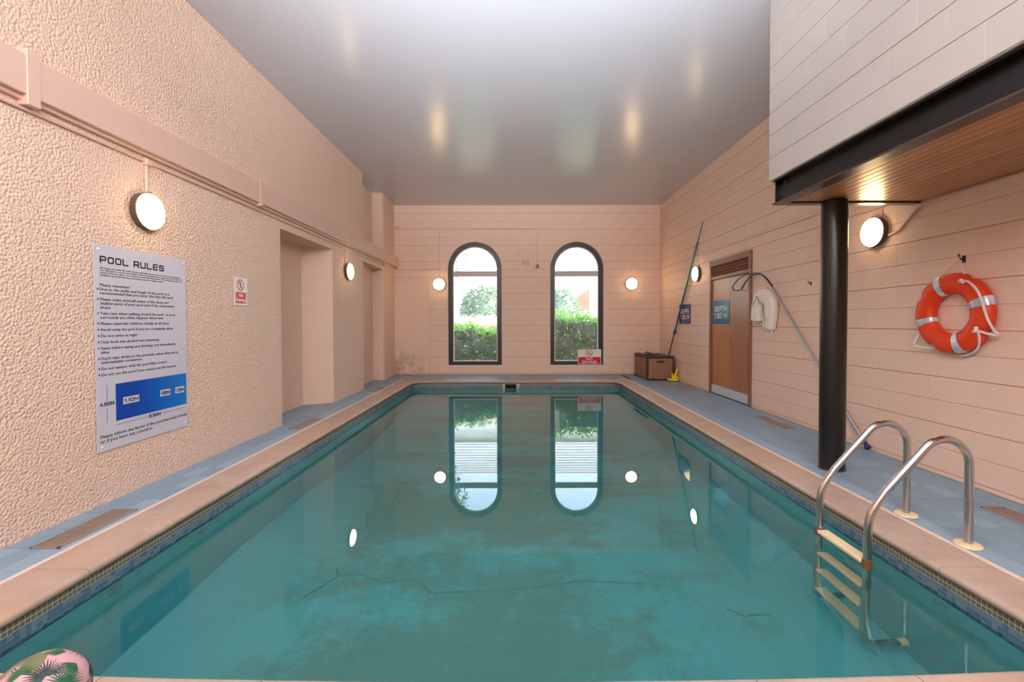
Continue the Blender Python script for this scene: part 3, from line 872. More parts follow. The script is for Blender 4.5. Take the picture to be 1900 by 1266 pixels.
m.prism([(.106, -.055), (.124, -.058), (.118, -.088), (.108, -.088)], 0, .0005, 'z', M=Mn2)
m.prism([(.108, -.088), (.114, -.088), (.106, -.116), (.098, -.116)], 0, .0005, 'z', M=Mn2)
m.prism([(.113, -.088), (.118, -.088), (.132, -.110), (.126, -.114)], 0, .0005, 'z', M=Mn2)
m.prism([(.122, -.060), (.142, -.072), (.140, -.078), (.120, -.067)], 0, .0005, 'z', M=Mn2)
m.obj('running_figure', M_ink, nr)
text_mesh([('No', .122, -.205, .055, 1, 'CENTER'), ('Running', .122, -.253, .05, 1, 'CENTER', .16)], ML(XL+.0105, 4.872, 1.787), M_letter, 'lettering', nr, .01)
nd = thing('no_diving_sign', 'white and red NO DIVING sign standing on the right window sill', 'sign')
Md = MF(1.547, D+.05, .615+.003)
sign_box(Md, 0, .588, -.375, 0, -.004, 0, M_signw, 'board', nd, .001)
sign_box(Md, .015, .573, -.362, -.195, 0, .001, M_red, 'red_panel', nd)
Md2 = MF(1.547, D+.0495, .618)
m = MB(); annulus(m, Md2, .288, -.094, .083, .068, .0008); m.obj('prohibition_ring', M_red, nd)
m = MB(); m.prism([(.245, -.125), (.315, -.125), (.315, -.118), (.262, -.118), (.252, -.095), (.243, -.098)], 0, .0006, 'z', M=Md2)
m.prism([(.270, -.092), (.322, -.060), (.317, -.053), (.266, -.084)], 0, .0006, 'z', M=Md2)
m.lathe([(.009, 0), (.009, .0006)], 10, Md2 @ Matrix.Translation((.268, -.100, 0))); m.obj('diving_figure', M_ink, nd)
mb = MB(); square_text(mb, 'NO', .211, -.268, .155, .058, MF(1.547, D+.0485, .618), .0125); square_text(mb, 'DIVING', .113, -.346, .355, .058, MF(1.547, D+.0485, .618), .0125); mb.obj('lettering', M_letter, nd)
def depth_sign(y_far, x, z, t, mat, label, cat='sign'):
    s = thing('depth_sign', label, cat)
    Mx = MR(x, y_far, z)
    sign_box(Mx, 0, .66, -.413, 0, 0, .004, mat, 'board', s, .001)
    mb = MB(); square_text(mb, 'DEPTH', .09, -.195, .47, .092, MR(x-.0045, y_far, z), .0165); square_text(mb, t, .08, -.315, .50, .092, MR(x-.0045, y_far, z), .0165); mb.obj('lettering', M_letter, s)
depth_sign(10.172, XR-.003, 1.672, '1.30 M', M_navy, 'navy sign reading DEPTH 1.30 M on the right wall behind the teal pole')
depth_sign(8.448, XR-.003, 1.678, '1.90 M', M_navy_sheen, 'navy sign with window sheen in its colour, reading DEPTH 1.90 M fixed across the far door leaf')

# ------------------------------------------------------------------ timber door
d1 = struct('door_1', 'brown double timber door with louvred panel above and pale kick plates')
m = MB()
m.cbox(XR-.028, XR+.12, DY0, DY0+.062, 0, DZ, .003); m.cbox(XR-.028, XR+.12, DY1-.062, DY1, 0, DZ, .003)
m.cbox(XR-.027, XR+.12, DY0+.06, DY1-.06, 2.30, DZ, .003); m.cbox(XR-.022, XR+.10, DY0+.06, DY1-.06, 2.055, 2.115, .003)
m.obj('frame', M_doorF, d1)
MB().box(XR+.09, XR+.11, DY0+.06, DY1-.06, 2.10, 2.31).obj('louvre_back', M_dark, d1)
sl = MB(); sl.cbox(-.036, .036, -(DY1-DY0-.13)/2, (DY1-DY0-.13)/2, -.005, .005, .002)
slm = sl.mesh('louvre_slat', M_doorF)
for i in range(4):
    o = link('louvre_slat', slm, d1); o.matrix_local = Matrix.Translation((XR+.02, (DY0+DY1)/2, 2.135 + .05*i)) @ Matrix.Rotation(math.radians(48), 4, 'Y')
YM = 7.785
for (ya, yb, mt, lb) in ((DY0+.066, YM-.002, M_doorB, 'darker near leaf'), (YM+.002, DY1-.066, M_doorA, 'lighter orange far leaf')):
    lf = MB().cbox(XR+.0, XR+.044, ya, yb, .012, 2.048, .002).obj('door_leaf', mt, d1, label=lb)
    MB().cbox(XR-.004, XR+.002, ya+.004, yb-.004, .02, .165, .001).obj('kick_plate', M_kick, lf)
MB().lathe([(.014, 0), (.014, .005), (.008, .007), (.008, .016)], 14, Matrix.Translation((XR, 7.74, .98)) @ Matrix.Rotation(-PI/2, 4, 'Y')).obj('door_lock', M_steel, d1, True)
for y in (DY0+.064, DY1-.064):
    for z in (1.75, .3):
        MB().box(XR-.006, XR+.01, y-.008, y+.008, z-.06, z+.06).obj('hinge', M_brown, d1)

# ------------------------------------------------------------------ trunking, conduits, cables
tk = thing('cable_trunking', 'broad pink painted cable trunking running along the left wall', 'trunking')
m = MB(); m.cbox(XL-.005, XL+.062, YB, 10.47, 2.668, 2.905, .004); m.obj('trunk', M_trunk, tk)
m = MB(); m.cbox(XL-.005, XL+.03, YB, 10.47, 2.640, 2.672, .003); m.obj('lower_lip', M_trunk, tk)
m = MB(); m.cbox(-3.01, XL+.055, 10.478, D-.01, 2.672, 2.90, .004); m.obj('end_trunk', M_trunk, tk)
m = MB(); m.cbox(XL-.005, XL+.068, 2.785, 2.865, 2.61, 2.945, .004); m.obj('joint_cover', M_trunk, tk)
for y in (5.33, 8.08):
    m = MB(); m.cbox(XL-.005, XL+.067, y-.03, y+.03, 2.635, 2.925, .004); m.obj('joint_cover', M_trunk, tk)
def conduit(label, runs, r=.011, boxes=(), mat=M_trunk, name='conduit', cat='conduit'):
    t = thing(name, label, cat)
    for pts in runs: MB().tube(pts, r, 8).obj('pipe', mat, t, True)
    for (x, y, z, s) in boxes: MB().cbox(x-s, x+s, y-s, y+s, z-s, z+s, .006).obj('junction_box', mat, t)
    return t
xc_ = XL+.012
conduit('thin pink conduit below the trunking feeding the two left wall lamps', [[(xc_, YB, 2.590), (xc_, 10.47, 2.605)], [(xc_, 3.735, 2.59), (xc_, 3.735, 2.32)], [(xc_, 8.12, 2.60), (xc_, 8.12, 2.32)]],
        boxes=((XL+.012, 3.735, 2.592, .026), (XL+.012, 8.12, 2.60, .026), (XL+.014, 10.44, 2.60, .03)))
xr_ = XR-.009
conduit('thin pink conduit along the right wall above the door', [[(xr_, 4.0, 2.565), (xr_, D-.01, 2.61)], [(xr_, 9.14, 2.60), (xr_, 9.14, 2.38)]], .009, ((XR-.008, 9.14, 2.60, .018),))
yc_ = D-.008
conduit('thin pink cable run on end wall left of the left window', [[(-2.98, yc_, 2.60), (-1.91, yc_, 2.60), (-1.91, yc_, 2.38)], [(-1.90, yc_, 2.62), (-1.90, yc_, 3.62)]], .007)
conduit('thin pink cable across the top of the end wall down to the switch', [[(-2.98, yc_, 3.66), (.535, yc_, 3.62), (.535, yc_, 2.74)]], .007, ((-2.95, D-.01, 3.66, .04),))
conduit('thin pink cable on end wall right of the right window', [[(XR-.01, yc_, 2.61), (2.87, yc_, 2.62), (2.87, yc_, 2.38)]], .007, ((2.87, D-.008, 2.62, .016),))
cb = [(XR-.012, 4.46, 2.13), (XR-.012, 4.40, 2.135), (XR-.012, 4.33, 2.16), (XR-.012, 4.22, 2.25), (XR-.012, 4.15, 2.31), (XR-.012, 4.03, 2.338), (XR-.012, 3.6, 2.345), (XR-.012, 2.0, 2.345)]
conduit('loose pink cable curving from the near right lamp up to the soffit', [cb], .011, name='cable', cat='cable')
conduit('short pink conduit rising from the near right lamp to the soffit', [[(xr_, 4.55, 2.33), (xr_, 4.55, 2.40)]], .008)

# ------------------------------------------------------------------ wall lamps
def bulkhead(M, label):
    t = thing('bulkhead_lamp', label, 'lamp', M.translation, 'round wall lamps')
    R = .142
    child(MB().lathe([(R-.006, 0), (R+.002, .006), (R+.004, .05), (R-.004, .058)], 40, M), 'base', M_lampbase, t, True)
    child(MB().lathe([(R-.004, .050), (R-.001, .058), (R-.008, .072), (R*.80, .086), (R*.45, .094), (.006, .097)], 40, M), 'diffuser', M_glow, t, True)
    for u, v in ((R-.002, R+.012), (-R-.012, -R+.002)): child(MB().cbox(u, v, -.012, .012, .03, .062, .002, M=M), 'clip', M_lampbase, t)
def RL(x, y, z, ry): return Matrix.Translation((x, y, z)) @ ry
toR = Matrix.Rotation(PI/2, 4, 'Y'); toL = Matrix.Rotation(-PI/2, 4, 'Y'); toN = Matrix.Rotation(PI/2, 4, 'X')
bulkhead(RL(XL, 3.715, 2.192, toR), 'round lit wall lamp above the pool rules board')
bulkhead(RL(XL, 8.16, 2.20, toR), 'round lit wall lamp on left wall between the two recesses')
bulkhead(RL(-1.907, D, 2.247, toN), 'round lit wall lamp on end wall left of the left window')
bulkhead(RL(2.87, D, 2.247, toN), 'round lit wall lamp on end wall right of the right window')
bulkhead(RL(XR, 9.14, 2.245, toL), 'round lit wall lamp on right wall touching the teal pole')
bulkhead(RL(XR, 4.615, 2.186, toL), 'round lit wall lamp on right wall behind the black column')
bulkhead(RL(-1.27, YB, 2.27, Matrix.Rotation(-PI/2, 4, 'X')), 'round lit wall lamp behind the camera, mirrored in the left window glass')

vt = thing('wall_vent', 'square pink painted air vent between the two arched windows', 'vent')
MB().cbox(.052, .44, D-.014, D+.002, 2.592, 3.112, .003).obj('cover', M_trunk, vt)
for k in range(5): MB().box(.15+.04*k, .17+.04*k, D-.0165, D-.01, 2.72, 2.86).obj('vent_slot', M_joint, vt)
sw = MB(); sw.cbox(.498, .572, D-.028, D, 2.645, 2.735, .005)
o = sw.obj('wall_switch', M_switch); o['label'] = 'small grey switch right of the wall vent'; o['category'] = 'switch'
MB().cbox(.527, .541, D-.034, D-.026, 2.675, 2.705, .002).obj('toggle', M_letter, o)

# ------------------------------------------------------------------ floor grates
def grate(x0, x1, y0, y1, label):
    t = thing('floor_grate', label, 'grate', ((x0+x1)/2, (y0+y1)/2, 0), 'floor grates beside the pool')
    m = MB(); f = .014
    m.cbox(x0, x1, y0, y0+f, -.01, .009, .002); m.cbox(x0, x1, y1-f, y1, -.01, .009, .002)
    m.cbox(x0, x0+f, y0, y1, -.01, .009, .002); m.cbox(x1-f, x1, y0, y1, -.01, .009, .002)
    child(m, 'frame', M_bronze, t)
    m = MB(); n = int((y1-y0-2*f)/.017)
    for i in range(n): m.box(x0+f, x1-f, y0+f+i*.017, y0+f+i*.017+.009, -.006, .006)
    child(m, 'slats', M_bronze, t, kind='stuff')
    child(MB().box(x0+f, x1-f, y0+f, y1-f, -.005, .0005), 'well', M_dark, t)
grate(-2.815, -2.643, 2.65, 3.21, 'bronze floor grate below the pool rules board')
grate(-2.79, -2.63, 5.65, 6.24, 'bronze floor grate in front of the nearer left recess')
grate(-2.79, -2.63, 8.70, 9.28, 'bronze floor grate by the far left recess')
grate(3.245, 3.405, 2.62, 3.215, 'bronze floor grate right of the pool ladder')
grate(3.245, 3.405, 5.63, 6.30, 'bronze floor grate between the door and the black column')
grate(3.245, 3.405, 8.75, 9.41, 'bronze floor grate near the yellow object')

# ------------------------------------------------------------------ pool ladder
lad = thing('pool_ladder', 'stainless pool ladder with cream treads at right edge of pool', 'ladder', (2.35, 2.87, 0))
def arcpts(c, r, a0, a1, n): return [(c[0] + r*math.cos(math.radians(a0+(a1-a0)*k/n)), c[1] + r*math.sin(math.radians(a0+(a1-a0)*k/n))) for k in range(n+1)]
XP, XW = 2.612, 2.03
pr = [(XP, .0), (XP, .30), (XP, .44)]
pr += arcpts((XP-.145, .478), .145, 6, 138, 14)
pr += [(2.13, .318), (2.075, .238)] + [(2.052, .195), (2.038, .15), (2.030, .09), (XW, .0), (2.026, -.3), (2.018, -.6), (2.012, -.90)]
pr += arcpts((2.102, -.92), .09, 180, 262, 8) + [(2.15, -1.006), (2.225, -1.008)]
for y in (3.08, 2.655):
    child(MB().tube([(x, y, z) for x, z in pr], .0215, 14), 'handrail', M_steel, lad, True, ang=60)
    child(MB().lathe([(.062, .001), (.066, .008), (.062, .017), (.030, .021), (.024, .021)], 28, Matrix.Translation((XP, y, 0))), 'flange', M_cream, lad, True)
    child(MB().tube([(2.215, y, -1.008), (TR-.004, y, -1.008)], .027, 12), 'bumper', M_cream, lad, True)
    child(MB().tube([(2.029, y, -.075), (2.0285, y, -.125)], .0255, 14), 'collar', M_rust, lad, True)
for i, z in enumerate((-.085, -.345, -.60, -.86)):
    m = MB(); xm = 2.03 - .004*i
    m.cbox(xm-.028, xm+.045, 2.675, 3.06, z-.022, z, .004)
    m.box(xm-.024, xm-.018, 2.69, 3.045, z-.001, z+.002); m.box(xm-.008, xm-.002, 2.69, 3.045, z-.001, z+.002); m.box(xm+.010, xm+.016, 2.69, 3.045, z-.001, z+.002); m.box(xm+.028, xm+.034, 2.69, 3.045, z-.001, z+.002)
    child(m, 'tread', M_cream, lad)

# ------------------------------------------------------------------ life ring
lr = thing('life_ring', 'orange life ring with silver bands hanging on right wall', 'life ring', (XR-.055, 3.74, 1.366))
cx, cy, cz = XR-.060, 3.745, 1.366
MA, NA = 120, 24
Rm, rw, rt = .243, .083, .054
notch = [math.radians(a) for a in (62, -28, 242, 152)]
def lring(a, b, k=1.0):
    dip = 0.0
    for q in notch:
        d = (a-q+PI) % (2*PI) - PI
        if abs(d) < .15: dip = max(dip, .5+.5*math.cos(d/.15*PI))
    ro = rw*k*math.cos(b)
    if math.cos(b) > 0: ro *= 1 - .34*dip
    rr = Rm + ro
    # facing -x: picture-right is -y
    return (cx - rt*k*math.copysign(abs(math.sin(b))**.8, math.sin(b)), cy - rr*math.cos(a), cz + rr*math.sin(a))
m = MB(); vs = [lring(2*PI*i/MA, 2*PI*j/NA) for i in range(MA) for j in range(NA)]
m.add(vs, [(i*NA+j, i*NA+(j+1) % NA, ((i+1) % MA)*NA+(j+1) % NA, ((i+1) % MA)*NA+j) for i in range(MA) for j in range(NA)])
child(m, 'ring', M_orange, lr, True, ang=70)
for ac in (112, 17, 197, 287):
    m = MB(); n = 8; vs = [lring(math.radians(ac-6.5+13*i/n), 2*PI*j/NA, 1.02) for i in range(n+1) for j in range(NA)]
    m.add(vs, [(i*NA+j, i*NA+(j+1) % NA, (i+1)*NA+(j+1) % NA, (i+1)*NA+j) for i in range(n) for j in range(NA)])
    child(m, 'reflective_band', M_band, lr, True, ang=70, label='silver reflective band')
def rp(a, rr, off=.0): a = math.radians(a); return (cx - off, cy - rr*math.cos(a), cz + rr*math.sin(a))
def smooth_path(P, n=6):
    P = [Vector(p) for p in P]; out = []
    for i in range(len(P)-1):
        p0, p1, p2, p3 = P[max(i-1, 0)], P[i], P[i+1], P[min(i+2, len(P)-1)]
        for k in range(n):
            t = k/n
            out.append(.5*((2*p1) + (p2-p0)*t + (2*p0-5*p1+4*p2-p3)*t*t + (3*p1-p0-3*p2+p3)*t**3))
    out.append(P[-1]); return out
rope = smooth_path([rp(62, .278, .055), rp(52, .305, .066), rp(36, .315, .072), rp(20, .318, .075), rp(4, .322, .07), rp(-10, .342, .055), rp(-20, .375, .03), rp(-25, .395, .0), rp(-27, .345, .03), rp(-28, .285, .05)])
child(MB().tube(rope, .009, 8), 'grab_rope', M_rope, lr, True)
rope2 = smooth_path([rp(-28, .285, .05), rp(-38, .315, .03), rp(-55, .338, -.01), rp(-75, .344, -.03), rp(-95, .338, -.03), rp(-112, .328, -.03), rp(-122, .345, -.02), rp(-132, .392, .01), rp(-139, .425, .02), rp(-143, .415, .02), rp(-150, .36, .0), rp(-156, .30, -.01)])
child(MB().tube(rope2, .008, 8), 'grab_rope', M_rope, lr, True)
child(MB().tube([rp(116, .315, .01), (cx+.012, cy-.028, cz+.450), rp(66, .30, .02)], .005, 6), 'hanging_cord', M_rope, lr)
for a in (62, -28):
    child(MB().tube(smooth_path([rp(a+4, .27, .055), rp(a, .29, .066), rp(a-4, .272, .056)], 4), .013, 8), 'rope_knot', M_rope, lr, True)
def hook(x, y, z, label, s=1.0):
    m = MB(); m.tube(smooth_path([(XR+.004, y, z+.005*s), (XR-.03*s, y, z), (XR-.045*s, y, z+.02*s), (XR-.04*s, y, z+.038*s)], 5), .006*s, 8)
    m.box(XR-.002, XR+.001, y-.014*s, y+.014*s, z-.028*s, z+.028*s)
    o = m.obj('wall_hook', M_hook, None, True); o['label'] = label; o['category'] = 'hook'; o['group'] = 'hooks on the right wall'
hook(0, 3.72, 1.80, 'rusty dark hook carrying the life ring cord')
hook(0, 5.645, 1.765, 'small empty dark hook right of the rescue crook', .8)

# ------------------------------------------------------------------ horseshoe buoy
hb = thing('horseshoe_buoy', 'white vinyl horseshoe lifebuoy hanging beside the timber door', 'lifebuoy', (XR-.06, 6.58, 1.5))
tilt = math.radians(-7)
def hpt(u, v, wv):   # u to the picture right (-y), v up
    c, s = math.cos(tilt), math.sin(tilt)
    return Vector((XR-.064-wv, 6.58 - (u*c - v*s), 1.50 + u*s + v*c))
ctr = [(-.170, -.205), (-.178, -.10), (-.178, .0)] + [(.178*math.cos(math.radians(180-180*k/12)), .0+.165*math.sin(math.radians(180-180*k/12))) for k in range(1, 12)] + [(.178, .0), (.172, -.12), (.150, -.26)]
m = MB(); NN = 20; vs = []
for i, (u, v) in enumerate(ctr):
    a = ctr[max(i-1, 0)]; b = ctr[min(i+1, len(ctr)-1)]
    tx, ty = b[0]-a[0], b[1]-a[1]; l = math.hypot(tx, ty); nx, ny = -ty/l, tx/l
    for j in range(NN):
        an = 2*PI*j/NN; ca, sa = math.cos(an), math.sin(an)
        e = lambda q: math.copysign(abs(q)**.62, q)
        vs.append(hpt(u + nx*.112*e(ca), v + ny*.112*e(ca), .060*e(sa)))
fs = [(i*NN+j, i*NN+(j+1) % NN, (i+1)*NN+(j+1) % NN, (i+1)*NN+j) for i in range(len(ctr)-1) for j in range(NN)]
fs += [tuple(range(NN)), tuple((len(ctr)-1)*NN+j for j in range(NN))]
m.add(vs, fs); child(m, 'cover', M_vinyl, hb, True, ang=50)
child(MB().tube([hpt(-.27, -.10, .03), hpt(-.20, .02, .066), hpt(-.10, .155, .066), hpt(-.03, .07, .06)], .0032, 6), 'cord', M_thread, hb)
child(MB().tube([hpt(.02, .06, .05), hpt(.10, -.05, .066), hpt(.15, -.14, .066), hpt(.26, -.14, .045)], .0032, 6), 'cord', M_thread, hb)
child(MB().tube([hpt(.15, -.14, .064), hpt(.15, -.175, .064), hpt(.25, -.175, .05)], .003, 6), 'cord', M_thread, hb)
child(MB().tube([hpt(0, .25, .0), hpt(0.005, .30, -.02), hpt(.02, .262, 0)], .004, 6), 'hanging_loop', M_rope, hb)
child(MB().tube(smooth_path([hpt(.12, -.34, .0), hpt(.16, -.38, .01), hpt(.22, -.36, .0), hpt(.24, -.26, .0)], 4), .006, 6), 'tail_strap', M_vinyl, hb, True)
Mh = Matrix(((0, 0, -1, 0), (-1, 0, 0, 0), (0, 1, 0, 0), (0, 0, 0, 1)))
q = hpt(.150, -.235, .060)
o = text_mesh([('S', 0, 0, .06, 1, 'CENTER'), ('----', 0, -.025, .03, 1, 'CENTER')], Matrix.Translation(q) @ Mh, M_thread, 'printed_mark', hb)
o.matrix_parent_inverse = Matrix.Translation(hb.location).inverted()

# ------------------------------------------------------------------ poles
cr = thing('rescue_crook', 'aluminium rescue pole with navy crook loop leaning on right wall by door', 'pole', (XR-.04, 4.70, 0))
A = Vector((XR-.035, 4.70, .06)); B = Vector((XR-.055, 6.40, 1.77))
child(MB().tube([A, B], .017, 12), 'pole', M_alu, cr, True)
child(MB().tube([(XR-.032, 4.66, .02), (XR-.033, 4.675, .035)], .030, 10), 'foot', M_crook, cr, True)
child(MB().tube([(XR-.034, 4.72, .08), (XR-.033, 4.68, .04)], .021, 10), 'sleeve', M_crook, cr, True)
def cpt(px, py, x=XR-.075):       # measured outline of the crook, laid in a plane parallel to the wall
    Y = FPX*x/(px-957.5); return Vector((x, Y, 1.3034 + (597.9-py)/FPX*Y))
lp = [(1432, 531), (1426, 523), (1419, 515), (1411, 510), (1403, 508.5), (1392, 509), (1381, 512), (1370, 519), (1362, 528), (1359, 534), (1361, 539), (1368, 540.5), (1375, 538), (1380, 530), (1386, 521), (1393, 514), (1402, 510.5), (1410, 510), (1419, 516), (1427, 526), (1432, 533)]
child(MB().tube(smooth_path([cpt(*p_) for p_ in lp], 3), .0085, 8), 'crook_loop', M_crook, cr, True)
tp = thing('telescopic_pole', 'long teal telescopic pole leaning in corner behind the storage box', 'pole', (XR-.04, 11.1, 0))
P0 = Vector((XR-.045, 11.13, .0)); P1 = Vector((XR-.03, 8.84, 3.22))
def on_pole(z): t = (z-P0.z)/(P1.z-P0.z); return P0 + (P1-P0)*t
child(MB().tube([on_pole(0.0), on_pole(1.12)], .013, 10), 'lower_tube', M_grey, tp, True)
child(MB().tube([on_pole(1.05), on_pole(2.86)], .019, 10), 'middle_tube', M_teal, tp, True)
child(MB().tube([on_pole(2.85), on_pole(3.20)], .0095, 10), 'top_tube', M_teal, tp, True)
child(MB().tube([on_pole(1.02), on_pole(1.10)], .030, 10), 'clamp', M_grey, tp, True)
child(MB().tube(smooth_path([on_pole(1.05)+Vector((-.02, -.0, 0)), on_pole(1.06)+Vector((-.04, -.09, -.02)), on_pole(.98)+Vector((-.03, -.10, 0)), on_pole(.97)], 4), .009, 8), 'clamp_lever', M_grey, tp, True)

# ------------------------------------------------------------------ storage box, mat, yellow thing
sb = thing('storage_box', 'brown plastic storage box with dark lid in far right corner', 'box', (3.2, 10.8, 0))
bx0, bx1, by0, by1, bh = 2.905, 3.515, 10.30, 11.35, .50
child(MB().cbox(bx0+.02, bx1-.02, by0+.02, by1-.02, .012, bh, .006), 'body', M_lid, sb)
child(MB().cbox(bx0+.045, bx1-.03, by0-.004, by0+.03, .025, bh-.012, .006), 'front_panel', M_card, sb)
m = MB(); m.cbox(bx0-.002, bx0+.03, by0+.06, by1-.05, .03, bh-.012, .006)
for k in range(6):
    y = by0 + .13 + .15*k
    m.cbox(bx0-.014, bx0+.0, y, y+.085, .07, bh-.06, .006)
child(m, 'side_panel', M_card, sb)
for x in (bx0, bx1-.035):
    for y in (by0-.002, by1-.04): child(MB().cbox(x, x+.035, y, y+.042, 0, bh, .005), 'corner_post', M_lid, sb)
child(MB().cbox(bx0-.012, bx1+.006, by0-.014, by1+.01, bh, bh+.032, .01), 'lid', M_lid, sb)
m = MB(); hv = [(3.215+.095*math.copysign(abs(math.cos(2*PI*k/20))**.6, math.cos(2*PI*k/20)), .415+.026*math.sin(2*PI*k/20)) for k in range(20)]
m.prism(hv, by0-.0065, by0+.0, 'y'); child(m, 'handle_slot', M_lid, sb)
child(MB().box(3.02, 3.10, by0-.006, by0, .027, .05), 'drain_notch', M_lid, sb)
mt = MB(); P = []
nu, nv = 10, 8
for i in range(nu+1):
    for j in range(nv+1):
        u, v = i/nu, j/nv
        x = bx0-.02 + .34*u + .06*v; y = by1-.02 - .72*v
        z = bh+.040 + .018*math.sin(5*u+3*v)**2 + (.03*max(0, v-.7)) + .02*(u > .85)
        P.append((x, y, z))
top = [(i*(nv+1)+j, (i+1)*(nv+1)+j, (i+1)*(nv+1)+j+1, i*(nv+1)+j+1) for i in range(nu) for j in range(nv)]
n = len(P); mt.add(P + [(x, y, z-.014) for x, y, z in P], top + [tuple(n+k for k in f[::-1]) for f in top])
bd = [i*(nv+1) for i in range(nu+1)] + [nu*(nv+1)+j for j in range(1, nv+1)] + [i*(nv+1)+nv for i in range(nu-1, -1, -1)] + [j for j in range(nv-1, 0, -1)]
mt.add([], [])
mt.f += [(bd[k], bd[(k+1) % len(bd)], n+bd[(k+1) % len(bd)], n+bd[k]) for k in range(len(bd))]; mt.m += [0]*len(bd)
o = mt.obj('folded_mat', M_lid, None, True); o['label'] = 'crumpled dark mat lying on the storage box lid'; o['category'] = 'mat'
yw = thing('foam_toy', 'yellow foam pool toy dropped on floor beside the storage box', 'toy', (3.46, 10.12, 0))
def lump(pts, r, nm):
    child(MB().tube(smooth_path(pts, 4), r, 10), nm, M_yellow, yw, True)
lump([(3.31, 10.14, .045), (3.40, 10.10, .032), (3.50, 10.09, .036), (3.57, 10.14, .055)], [.016]*2 + [.030]*8 + [.018]*3, 'base_arm')
lump([(3.36, 10.22, .03), (3.44, 10.12, .04), (3.53, 10.05, .03)], [.02]*9, 'base_arm')
lump([(3.45, 10.12, .04), (3.50, 10.14, .16), (3.545, 10.16, .27)], [.026]*9, 'upright_arm')
lump([(3.43, 10.13, .05), (3.425, 10.14, .17)], [.024]*5, 'short_arm')
lump([(3.51, 10.12, .04), (3.525, 10.14, .11)], [.022]*5, 'short_arm')
child(MB().cbox(3.44, 3.475, 10.055, 10.065, .03, .052, .002), 'white_tag', M_letter, yw)

# ------------------------------------------------------------------ beach ball with palm print
BR = .126; BC = Vector((-1.505, 1.435, BR))
bl = thing('beach_ball', 'pink beach ball printed with green palm leaves at near left edge', 'ball', BC)
m = MB(); vs, fs = [], []
nu, nv = 48, 28
for i in range(1, nv):
    for j in range(nu):
        t = PI*i/nv; a = 2*PI*j/nu
        vs.append(BC + BR*Vector((math.sin(t)*math.cos(a), math.sin(t)*math.sin(a), math.cos(t))))
vs += [BC + Vector((0, 0, BR)), BC - Vector((0, 0, BR))]
for i in range(nv-2):
    for j in range(nu): fs.append((i*nu+j, i*nu+(j+1) % nu, (i+1)*nu+(j+1) % nu, (i+1)*nu+j))
for j in range(nu): fs += [(len(vs)-2, j, (j+1) % nu), (len(vs)-1, (nv-2)*nu+(j+1) % nu, (nv-2)*nu+j)]
m.add(vs, fs); child(m, 'skin', M_ballp, bl, True)
random.seed(21)
def palm(nrm, spin, R, blades, spread, mi, name):
    nrm = nrm.normalized(); t = nrm.cross(Vector((.3, .2, .9))).normalized(); bt = nrm.cross(t)
    m = MB()
    def sp(u, v, lift): return BC + (nrm*BR + t*u + bt*v).normalized()*(BR + lift)
    for k in range(blades):
        a = spin + math.radians(spread)*(k/(blades-1)-.5)
        l = R*(.75 + .3*random.random())*(1-.25*abs(k/(blades-1)-.5)*2); wv = .0014 + .0010*random.random()
        ca, sa = math.cos(a), math.sin(a)
        N_ = 5; L_, R_2 = [], []
        for q in range(N_+1):
            s = l*q/N_; ww = wv*math.sin(PI*min(.97, .12+.86*q/N_))
            L_.append(sp(s*ca - ww*sa, s*sa + ww*ca, .0006+.00005*k)); R_2.append(sp(s*ca + ww*sa, s*sa - ww*ca, .0006+.00005*k))
        b0 = L_ + R_2
        m.add(b0, [(q, q+1, N_+2+q, N_+1+q) for q in range(N_)], 0)
    child(m, name, mi, bl, fix=False)
for k in range(44):
    z = 1 - 1.7*(k+.5)/44; a = k*2.39996
    v = Vector((math.sqrt(1-z*z)*math.cos(a), math.sqrt(1-z*z)*math.sin(a), z))
    palm(v, random.uniform(0, 6.28), random.uniform(.05, .085), random.choice((13, 17, 23)), random.choice((110, 160, 230)), random.choice((M_g1, M_g1, M_g2, M_g3)), 'palm_print')

# ------------------------------------------------------------------ garden outside the windows
gd = MB(); gd.box(-30, 30, D+.3, 60, -.5, -.1)
struct('ground', 'soil and lawn of the garden outside the windows', gd, M_soil)
def leaf_cloud(mb, pts, size, seed, stretch=1.8, up=.0):
    rnd = random.Random(seed)
    for p_ in pts:
        d = Vector((rnd.gauss(0, 1), rnd.gauss(0, 1), rnd.gauss(0, 1) + up)).normalized()
        n_ = d.orthogonal().normalized(); n_ = (Matrix.Rotation(rnd.uniform(0, 6.28), 3, d) @ n_)
        s = size*rnd.uniform(.6, 1.3); p_ = Vector(p_)
        a = p_ + d*s*stretch; l = p_ + d*s*stretch*.5 + n_*s*.45; r_ = p_ + d*s*stretch*.5 - n_*s*.45
        mb.add([p_, l, a, r_], [(0, 1, 2, 3)])
def hedge(x0, x1, y0, y1, hf, n, seed, label, size=.05):
    t = thing('hedge', label, 'hedge', ((x0+x1)/2, (y0+y1)/2, -.1))
    rnd = random.Random(seed); pts = []
    for _ in range(n):
        x = rnd.uniform(x0, x1); hh = hf(x)*rnd.uniform(.94, 1.05)
        f = rnd.random()
        if f < .5: pts.append((x, rnd.uniform(y0, y1), hh - abs(rnd.gauss(0, .10))))
        else: pts.append((x, y0 + abs(rnd.gauss(0, .09)), rnd.uniform(0, hh)))
    m = MB(); leaf_cloud(m, pts, size, seed, 2.0, .5); child(m, 'foliage', M_leaf, t, fix=False, kind='stuff')
    m = MB(); k = 18
    P = [(x0 + (x1-x0)*i/k, hf(x0+(x1-x0)*i/k)-.16) for i in range(k+1)]
    m.prism(P + [(x1, -.1), (x0, -.1)], y0+.12, y1-.08, 'y'); child(m, 'stems', M_twig, t)
hedge(-3.6, .25, 12.75, 13.9, lambda x: 1.16 + .10*math.sin(3.1*x) + .05*math.sin(9*x), 5200, 4, 'green hedge outside the left arched window')
